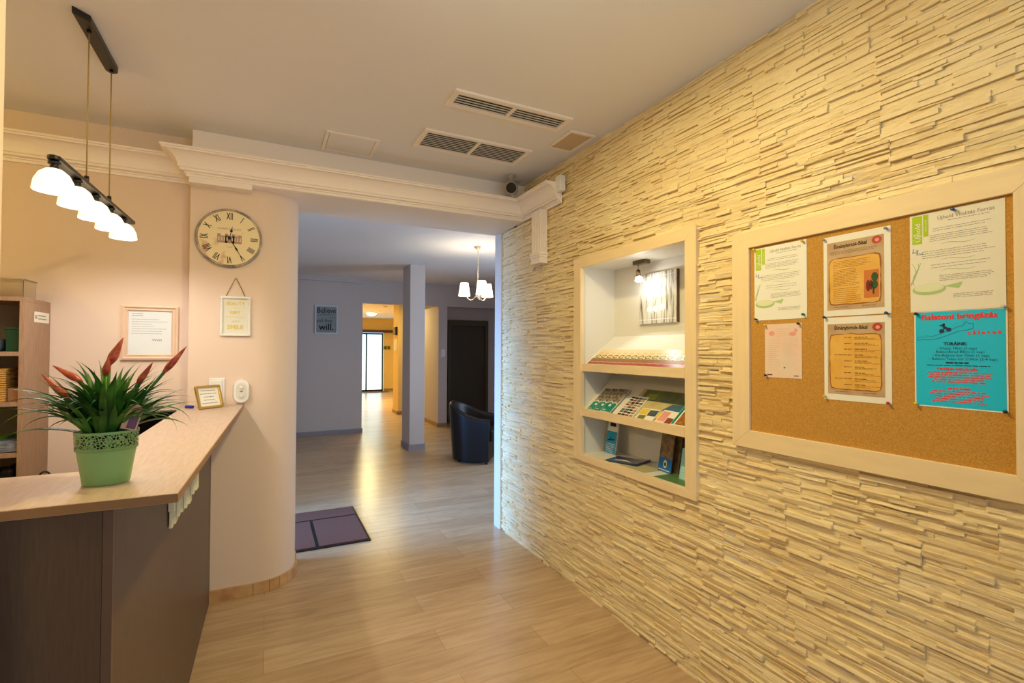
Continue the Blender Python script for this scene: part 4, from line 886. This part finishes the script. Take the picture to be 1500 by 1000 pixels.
# art board
t = thing('wood_plank_picture', 'distressed white plank picture on the back wall of the niche', 'picture', (1.957, 2.08, 1.743), ROT_R)
pm = bpy.data.materials.new('distressed_planks'); pm.use_nodes = True
nt = pm.node_tree; b = nt.nodes['Principled BSDF']; tc = nt.nodes.new('ShaderNodeTexCoord'); mp = nt.nodes.new('ShaderNodeMapping'); mp.inputs['Scale'].default_value = (7, 1, 1); nt.links.new(tc.outputs['Object'], mp.inputs[0])
nz = nt.nodes.new('ShaderNodeTexNoise'); nz.inputs['Scale'].default_value = 9; nz.inputs['Detail'].default_value = 6; nt.links.new(mp.outputs[0], nz.inputs[0])
cr = nt.nodes.new('ShaderNodeValToRGB'); cr.color_ramp.elements[0].position = 0.32; cr.color_ramp.elements[1].position = 0.5; cr.color_ramp.elements[0].color = lin((120, 104, 84)); cr.color_ramp.elements[1].color = lin((214, 214, 204))
nt.links.new(nz.outputs[0], cr.inputs[0]); nt.links.new(cr.outputs[0], b.inputs['Base Color'])
x = MB()
for i in range(8): x.box(-0.148 + i * 0.037, -0.148 + (i + 1) * 0.037 - 0.002, -0.142, 0.142, 0, 0.018)
x.build('planks', pm, t); MB().box(-0.148, 0.146, -0.140, 0.140, 0, 0.012).box(0.146, 0.150, -0.142, 0.142, 0, 0.018).build('backing', mat('plank_dark', (96, 74, 50), 0.7), t)
x = MB(); x.rect(-0.146, 0.144, -0.122, -0.118, 0.0184).rect(-0.14, 0.14, 0.120, 0.122, 0.0184)
for u_, v_, a_, c_ in ((-0.06, 0.01, 0.020, 0.026), (0.0, 0.02, 0.022, 0.020), (0.05, 0.02, 0.016, 0.026), (-0.06, -0.06, 0.022, 0.016), (-0.01, -0.06, 0.018, 0.018), (0.04, -0.055, 0.022, 0.018)): x.ell(u_, v_, a_, c_, 0.0184)
x.build('white_paint_marks', ink_white, t)
# niche spotlight
t = thing('spotlight', 'brushed metal spotlight fixed to the niche ceiling', 'spotlight', (1.875, 2.135, NZ1 - 0.001))
MB().box(-0.022, 0.022, -0.05, 0.05, -0.022, 0).build('base_plate', mat('spot_base', (110, 98, 80), 0.3, metal=0.8), t, bevel=0.004)
MB().cyl((-0.01, 0.015, -0.05), (-0.01, 0.015, -0.022), 0.004).build('stem', chrome, t)
hd = Vector((-0.15, -0.30, -0.94)).normalized(); c0 = Vector((-0.01, 0.015, -0.055))
MB().cyl(c0, c0 + hd * 0.045, 0.012, 0.015).cyl(c0 - hd * 0.004, c0, 0.007, 0.012).build('head', chrome, t)
MB().cyl(c0 + hd * 0.045, c0 + hd * 0.062, 0.018, 0.022).build('lit_glass', mat('lit_spot_glass', (255, 255, 250), 0.2, emis=(255, 252, 240), estr=6), t)
p0 = Vector((1.875, 2.135, NZ1)) + c0 + hd * 0.075
sl_ = point_light('niche_spot_light', p0, 1.0, (1.0, 0.97, 0.90), 0.012)
sl2 = bpy.data.lights.new('niche_spot_light', 'SPOT'); sl2.energy = 1.4; sl2.color = (1.0, 0.97, 0.90); sl2.spot_size = math.radians(105); sl2.spot_blend = 0.5; sl2.shadow_soft_size = 0.012
so_ = bpy.data.objects.new('niche_spot_light', sl2); COL.objects.link(so_); so_.location = p0; so_.rotation_euler = (-hd).to_track_quat('Z', 'Y').to_euler()

# ---------------------------------------------------------------- notice board
BX = 1.682
def by(y): return y * BX / 1.7
def bz(z): return H + (z - H) * BX / 1.7
t = thing('notice_board', 'cork notice board in a light beech frame on the stone wall', 'notice board', (BX, 0.95, 1.45))
oy0, oy1, oz0, oz1 = by(0.466), by(1.392), bz(1.067), bz(1.922); jy0, jy1, jz0, jz1 = by(0.545), by(1.314), bz(1.136), bz(1.856)
def bm(A, B, Ai, Bi, m):
    q = [A, B, Bi, Ai]; vs = [(x_, p[0] - 0.95, p[1] - 1.45) for x_ in (0, 0.030) for p in q]
    MB().add(vs, [(0, 1, 2, 3), (7, 6, 5, 4), (0, 4, 5, 1), (1, 5, 6, 2), (2, 6, 7, 3), (3, 7, 4, 0)]).build('frame_rail', m, t, bevel=0.0015)
bm((oy0, oz1), (oy1, oz1), (jy0, jz1), (jy1, jz1), oak); bm((oy0, oz0), (oy1, oz0), (jy0, jz0), (jy1, jz0), oak)
bm((oy0, oz0), (oy0, oz1), (jy0, jz0), (jy0, jz1), oak_v); bm((oy1, oz0), (oy1, oz1), (jy1, jz0), (jy1, jz1), oak_v)
KX = 1.693
MB().box(KX - BX, 0.029, jy0 - 0.95 - 0.004, jy1 - 0.95 + 0.004, jz0 - 1.45 - 0.004, jz1 - 1.45 + 0.004).build('cork_panel', cork, t)
PX = KX - 0.0005
def ky(y): return y * PX / 1.7
def kz(z): return H + (z - H) * PX / 1.7
def sheet(name, label, cat, yl, yr, zt, zb, m, roll=0.0):
    yl, yr, zt, zb = ky(yl), ky(yr), kz(zt), kz(zb); w, h = (yl - yr), (zt - zb)
    t = thing(name, label, cat, (PX, (yl + yr) / 2, (zt + zb) / 2)); t.rotation_euler = (ROT_R @ Matrix.Rotation(roll, 3, 'Z')).to_euler()
    n = 10; vs = []; fs = []
    for i in range(n + 1):
        v = -h / 2 + h * i / n; z = 0.0008 + 0.0012 * math.sin(PI * i / n) ** 2
        vs += [(-w / 2, v, z), (w / 2, v, z), (-w / 2, v, z - 0.0004), (w / 2, v, z - 0.0004)]
    # kept nearly flat so that the print lies on it
    vs = [(a_, b_, 0.0008 if k_ % 4 < 2 else 0.0003) for k_, (a_, b_, c_) in enumerate(vs)]
    for i in range(n):
        a = i * 4; c = a + 4; fs += [(a, a + 1, c + 1, c), (a + 2, c + 2, c + 3, a + 3), (a, c, c + 2, a + 2), (a + 1, a + 3, c + 3, c + 1)]
    fs += [(0, 2, 3, 1), (n * 4, n * 4 + 1, n * 4 + 3, n * 4 + 2)]
    MB().add(vs, fs).build('paper', m, t)
    return t, w / 2, h / 2
Wz = 0.0011
def green_leaf(label, yl, yr, zt, zb, pm_):
    t, w, h = sheet('information_sheet', label, 'information sheet', yl, yr, zt, zb, pm_)
    s = w / 0.104
    MB().rect(-w + 0.006 * s, -w + 0.030 * s, h - 0.085 * s, h - 0.004 * s, Wz).rect(-w + 0.033 * s, -w + 0.045 * s, h - 0.066 * s, h - 0.004 * s, Wz).build('lime_tabs', ink_lime, t)
    MB().text('Újhold', 0.020 * s, -w + 0.020 * s, h - 0.052 * s, rot=PI / 2, w=Wz + 0.0003).ell(-w + 0.012 * s, h - 0.058 * s, 0.003 * s, 0.003 * s, Wz + 0.0003).text('vitalitás forrás', 0.0062 * s, -w + 0.039 * s, h - 0.036 * s, rot=PI / 2, w=Wz + 0.0003).build('tab_lettering', ink_white, t)
    MB().text('Újhold Vitalitás Forrás', 0.0142 * s, w - 0.020 * s, h - 0.020 * s, 'RIGHT', w=Wz, sx=0.95).build('heading', ink_grey, t)
    MB().text('La', 0.018 * s, -w + 0.012 * s, h - 0.104 * s, w=Wz, skew=0.3).text('Riva', 0.010 * s, -w + 0.024 * s, h - 0.114 * s, w=Wz).build('logo', ink_blue, t)
    x = MB(); x.lines(-w + 0.09 * s, w - 0.02 * s, h - 0.034 * s, h - 0.030 * s, 1, 0.0012, Wz); x.lines(-w + 0.055 * s, w - 0.02 * s, h - 0.054 * s, h - 0.048 * s, 2, 0.0011, Wz)
    x.lines(-w + 0.048 * s, w - 0.02 * s, h - 0.082 * s, h - 0.066 * s, 4, 0.0011, Wz); x.lines(-w + 0.03 * s, w - 0.02 * s, h - 0.128 * s, h - 0.110 * s, 4, 0.0011, Wz)
    x.lines(-w + 0.05 * s, w - 0.02 * s, h - 0.158 * s, h - 0.150 * s, 2, 0.0011, Wz); x.lines(-w + 0.07 * s, w - 0.02 * s, h - 0.196 * s, h - 0.182 * s, 4, 0.0011, Wz); x.lines(-w + 0.10 * s, w - 0.02 * s, h - 0.245 * s, h - 0.236 * s, 3, 0.0011, Wz)
    x.build('print_text', ink_grey, t)
    x = MB()
    for vv in (0.094, 0.138, 0.168):
        x.tube([(-0.03 * s + 0.075 * s * q / 12, h - vv * s + 0.0028 * math.sin(q * 0.55), Wz) for q in range(13)], [0.0002 + 0.0006 * math.sin(PI * q / 12) for q in range(13)], 4)
    for q in range(3): x.tube([(-w + 0.005 * s + q * 0.006 * s + 0.01 * s * math.sin(k_ * 0.5 + q), h - 0.14 * s - 0.009 * s * k_, Wz) for k_ in range(8)], 0.0006, 4)
    x.ell(-w + 0.045 * s, h - 0.218 * s, 0.040 * s, 0.016 * s, Wz).poly([(-w + 0.080 * s, h - 0.212 * s), (-w + 0.120 * s, h - 0.204 * s), (-w + 0.118 * s, h - 0.212 * s), (-w + 0.112 * s, h - 0.222 * s)], Wz)
    x.build('green_drawing', ink_green, t)
    MB().ell(-w + 0.045 * s, h - 0.214 * s, 0.035 * s, 0.0115 * s, Wz + 0.0004).build('bowl_filling', mat('bowl_cream', (226, 232, 196), 0.7) if 'bowl_cream' not in MATS else MATS['bowl_cream'], t)
green_leaf('white information sheet with lime tabs at the upper left of the cork board', 1.287, 1.080, 1.845, 1.566, mat('sheet_white', (240, 240, 232), 0.6))
green_leaf('large white information sheet with lime tabs above the turquoise poster', 0.769, 0.559, 1.848, 1.564, mat('sheet_ivory', (236, 232, 214), 0.6))
# parchment posters
kraftp = mat('parchment_tan', (206, 178, 140), 0.6, rgb2=(182, 150, 112), nscale=14); yel = mat('parchment_yellow', (236, 188, 92), 0.6, rgb2=(222, 166, 66), nscale=16); edge_b = mat('parchment_edge', (160, 92, 34), 0.7)
def bikal(label, zt, zb, first):
    t, w, h = sheet('parchment_poster', label, 'poster', 1.021, 0.819, zt, zb, paper)
    MB().rect(-w + 0.012, w - 0.018, -h + 0.020, h - 0.022, Wz).build('tan_ground', kraftp, t)
    RB = random.Random(4 if first else 9)
    a0, a1, b0, b1 = -w + 0.018, w - 0.026, -h + 0.036, h - (0.076 if first else 0.055)
    def rag(e):
        P = []
        for (p, q) in (((a0, b0), (a1, b0)), ((a1, b0), (a1, b1)), ((a1, b1), (a0, b1)), ((a0, b1), (a0, b0))):
            for k in range(9):
                f = k / 9; P.append((p[0] + (q[0] - p[0]) * f + RB.uniform(-0.0012, 0.0012) - (1 if p[0] + (q[0] - p[0]) * f > 0 else -1) * (e + (0.004 if k == 0 else 0)), p[1] + (q[1] - p[1]) * f + RB.uniform(-0.0014, 0.0014) - (1 if p[1] + (q[1] - p[1]) * f > (b0 + b1) / 2 else -1) * (e + (0.004 if k == 0 else 0))))
        return P
    MB().poly(rag(0), Wz + 0.0003).build('burnt_edge', edge_b, t); MB().poly(rag(0.0028), Wz + 0.0006).build('yellow_scroll', yel, t)
    MB().text('Élménybirtok-Bikal', 0.0175, -0.016, h - (0.038 if first else 0.036), w=Wz + 0.0003, sx=0.76, bold=0.0004).build('heading', ink_black, t)
    sc = [((0.0135 + 0.0015 * (k % 2)) * math.cos(2 * PI * k / 24) + w - 0.038, (0.0120 + 0.0013 * (k % 2)) * math.sin(2 * PI * k / 24) + h - 0.036) for k in range(24)]
    x = MB().poly(sc, Wz + 0.0003).build('wax_seal', mat('seal_red', (186, 60, 48), 0.5) if 'seal_red' not in MATS else MATS['seal_red'], t)
    MB().ell(w - 0.037, h - 0.037, 0.006, 0.0055, Wz + 0.0006).build('seal_mark', ink_pink, t)
    x = MB()
    if first:
        x.lines(-w + 0.022, w - 0.03, h - 0.062, h - 0.054, 3, 0.0009, Wz + 0.0003); x.lines(-w + 0.032, w - 0.055, h - 0.108, h - 0.088, 5, 0.0009, Wz + 0.0009)
        x.lines(-w + 0.032, 0.012, h - 0.168, h - 0.116, 11, 0.0009, Wz + 0.0009); x.lines(-w + 0.032, 0.018, -h + 0.045, h - 0.178, 8, 0.0009, Wz + 0.0009)
    else:
        for k in range(9):
            v = b1 - 0.012 - k * (b1 - b0 - 0.03) / 8
            x.lines(-0.036 - 0.03 * (k in (3, 7)), -0.012, v, v, 1, 0.0018, Wz + 0.0009, rag=0.05); x.lines(-0.004, 0.036, v, v, 1, 0.0020, Wz + 0.0009, rag=0.3); x.lines(-0.004, 0.074, v - 0.008, v - 0.004, 2, 0.0009, Wz + 0.0009, rag=0.4)
    x.lines(-0.065, -0.02, -h + 0.029, -h + 0.029, 1, 0.0014, Wz + 0.0003); x.lines(0.02, 0.062, -h + 0.029, -h + 0.029, 1, 0.0014, Wz + 0.0003)
    x.build('print_text', ink_brown, t)
    if first:
        x0, x1, v0, v1 = 0.026, w - 0.032, h - 0.215, h - 0.128
        ph = MB().rect(x0, x1, v0, v1, Wz + 0.0010).build('picture', ink_orange, t)
        MB().ell(x0 + 0.012, v0 + 0.038, 0.006, 0.018, Wz + 0.0014).ell(x0 + 0.020, v0 + 0.040, 0.004, 0.016, Wz + 0.0014).build('figures', ink('maroon', (120, 36, 26)), ph)
        MB().ell(x1 - 0.012, v0 + 0.040, 0.009, 0.014, Wz + 0.0014).ell(x0 + 0.027, v0 + 0.020, 0.003, 0.011, Wz + 0.0014).ell(x1 - 0.012, v0 + 0.064, 0.010, 0.014, Wz + 0.0013).build('trees', ink_dgreen, ph)
bikal('parchment style poster with a red seal and small picture, above its twin', 1.835, 1.566, True)
bikal('parchment style poster with a red seal and a programme list, the lower one', 1.562, 1.287, False)
# turquoise cycling poster
t, w, h = sheet('cycling_poster', 'turquoise cycling tour poster with red lettering on the cork board', 'poster', 0.760, 0.557, 1.563, 1.292, paper)
MB().rect(-w + 0.0035, w - 0.0035, -h + 0.0035, h - 0.001, Wz).build('turquoise_ground', mat('turquoise_print', (0, 196, 240), 0.55), t)
x = MB(); x.text('Balatoni bringázás', 0.0225, 0, h - 0.016, w=Wz + 0.0003, sx=1.02, bold=0.0009); x.text('c é l e r e k', 0.015, 0.055, h - 0.062, w=Wz + 0.0003, sx=1.0, bold=0.0007)
x.text('Kerékpár kölcsönzés', 0.0105, -0.004, -0.026, w=Wz + 0.0003, bold=0.0005); x.lines(-0.072, 0.072, -0.062, -0.036, 5, 0.0032, Wz + 0.0003, True, 0.35)
x.lines(-0.025, 0.03, -0.080, -0.080, 1, 0.005, Wz + 0.0003, True, 0.05)
x.lines(-0.072, 0.070, -0.116, -0.088, 5, 0.0032, Wz + 0.0003, True, 0.4); x.build('red_lettering', ink_red, t)
x = MB(); x.text('TÚRÁINK:', 0.0115, -0.006, 0.043, w=Wz + 0.0003, bold=0.0005)
for k, s_ in enumerate(('- Olaszy 18km (1 nap)', '- Balatonfüred 80km (1 nap)', '- Kis-Balaton kör 75km (1 nap)', '- Balaton Teljes kör 210km (3-4 nap)')): x.text(s_, 0.0098, -0.004 + 0.004 * k, 0.031 - k * 0.0098, w=Wz + 0.0003)
x.lines(-0.028, 0.026, -0.009, -0.009, 1, 0.0045, Wz + 0.0003, True, 0.02)
x.lines(-0.072, 0.066, -0.0165, -0.0165, 1, 0.002, Wz + 0.0003, True, 0.05)
x.ell(-0.036, h - 0.056, 0.006, 0.006, Wz + 0.0003).ell(-0.020, h - 0.052, 0.006, 0.006, Wz + 0.0003).poly([(-0.042, h - 0.040), (-0.032, h - 0.036), (-0.026, h - 0.044), (-0.020, h - 0.048), (-0.032, h - 0.052), (-0.034, h - 0.043)], Wz + 0.0004).ell(-0.031, h - 0.037, 0.003, 0.003, Wz + 0.0004)
x.build('dark_lettering', ink_navy, t)
ol = [(-0.094, 0.062), (-0.086, 0.065), (-0.078, 0.062), (-0.070, 0.067), (-0.060, 0.064), (-0.045, 0.070), (-0.02, 0.080), (0.0, 0.090), (0.012, 0.094), (0.017, 0.104), (0.024, 0.098), (0.034, 0.097), (0.032, 0.085), (0.018, 0.080), (0.0, 0.078), (-0.012, 0.072), (-0.024, 0.067), (-0.040, 0.060), (-0.060, 0.055), (-0.078, 0.056), (-0.094, 0.055)]
MB().tube([(p[0], p[1], Wz + 0.0002) for p in ol], 0.0006, 4, True).build('lake_outline', ink_blue, t)
# small pink sheet
t, w, h = sheet('price_list', 'small pale pink printed sheet below the left information sheet', 'printed sheet', 1.243, 1.099, 1.550, 1.350, mat('pink_sheet', (232, 214, 196), 0.7, rgb2=(238, 200, 184), nscale=8))
x = MB(); x.lines(-w + 0.014, -0.006, -h + 0.03, h - 0.058, 16, 0.0010, Wz, rag=0.5); x.lines(0.002, w - 0.014, -h + 0.04, h - 0.056, 15, 0.0010, Wz, rag=0.5); x.lines(-0.025, 0.03, h - 0.045, h - 0.02, 4, 0.0010, Wz, True); x.build('print_text', ink_pale, t)
MB().ell(-w + 0.028, h - 0.035, 0.012, 0.009, Wz).ell(w - 0.034, h - 0.038, 0.013, 0.008, Wz).ell(w - 0.022, h - 0.026, 0.006, 0.006, Wz).build('blossoms', ink_pink, t)
MB().ell(0.006, -h + 0.038, 0.003, 0.003, Wz).rect(-w + 0.01, -w + 0.03, -h + 0.008, -h + 0.012, Wz).rect(w - 0.03, w - 0.012, -h + 0.008, -h + 0.011, Wz).build('icons', ink_brown, t)
# push pins
PIN = {n: mat('pin_' + n, c, 0.3) for n, c in dict(blue=(20, 76, 130), navy=(16, 26, 62), green=(0, 110, 80), dgreen=(16, 66, 60), yellow=(226, 190, 30), red=(190, 30, 30), black=(28, 16, 18), grey=(150, 150, 146), white=(214, 208, 196)).items()}
def pin(col, y, z, label):
    t = thing('push_pin', label, 'push pin', (PX - 0.001, ky(y), kz(z)), ROT_R @ Matrix.Rotation(math.radians(-8), 3, 'X'), 'push pins on the cork board')
    MB().lathe([(0.0001, 0.0115), (0.0042, 0.0115), (0.0046, 0.010), (0.0044, 0.0088), (0.0027, 0.008), (0.0023, 0.0052), (0.0036, 0.0040), (0.0036, 0.0028), (0.0001, 0.0026)], 16).build('head', PIN[col], t)
    MB().cyl((0, 0, -0.001), (0, 0, 0.003), 0.0005, n=6).build('needle', chrome, t)
for a in (('yellow', 1.284, 1.842, 'yellow push pin at the top left corner of the left information sheet'), ('yellow', 1.091, 1.838, 'yellow push pin at the top right corner of the left information sheet'),
          ('dgreen', 1.276, 1.570, 'dark green push pin at the bottom left corner of the left information sheet'), ('green', 1.089, 1.578, 'bright green push pin at the bottom right corner of the left information sheet'),
          ('yellow', 1.238, 1.545, 'yellow push pin on the small pink sheet'), ('black', 1.107, 1.546, 'black push pin at the top right of the small pink sheet'), ('black', 1.236, 1.356, 'black push pin at the bottom left of the small pink sheet'),
          ('grey', 1.017, 1.828, 'grey push pin at the top left of the upper parchment poster'), ('grey', 0.829, 1.826, 'grey push pin at the top right of the upper parchment poster'),
          ('navy', 1.015, 1.563, 'dark blue push pin at the left between the two parchment posters'), ('blue', 0.829, 1.566, 'blue push pin at the right between the two parchment posters'),
          ('yellow', 1.016, 1.296, 'yellow push pin at the bottom left of the lower parchment poster'), ('red', 0.826, 1.291, 'red push pin at the bottom right of the lower parchment poster'),
          ('blue', 0.664, 1.842, 'blue push pin at the top of the large information sheet'), ('dgreen', 0.752, 1.558, 'dark green push pin at the top left of the turquoise poster'), ('white', 0.563, 1.566, 'white push pin at the top right of the turquoise poster'),
          ('yellow', 0.755, 1.297, 'yellow push pin at the bottom left of the turquoise poster'), ('navy', 0.561, 1.295, 'dark blue push pin at the bottom right of the turquoise poster')): pin(*a)
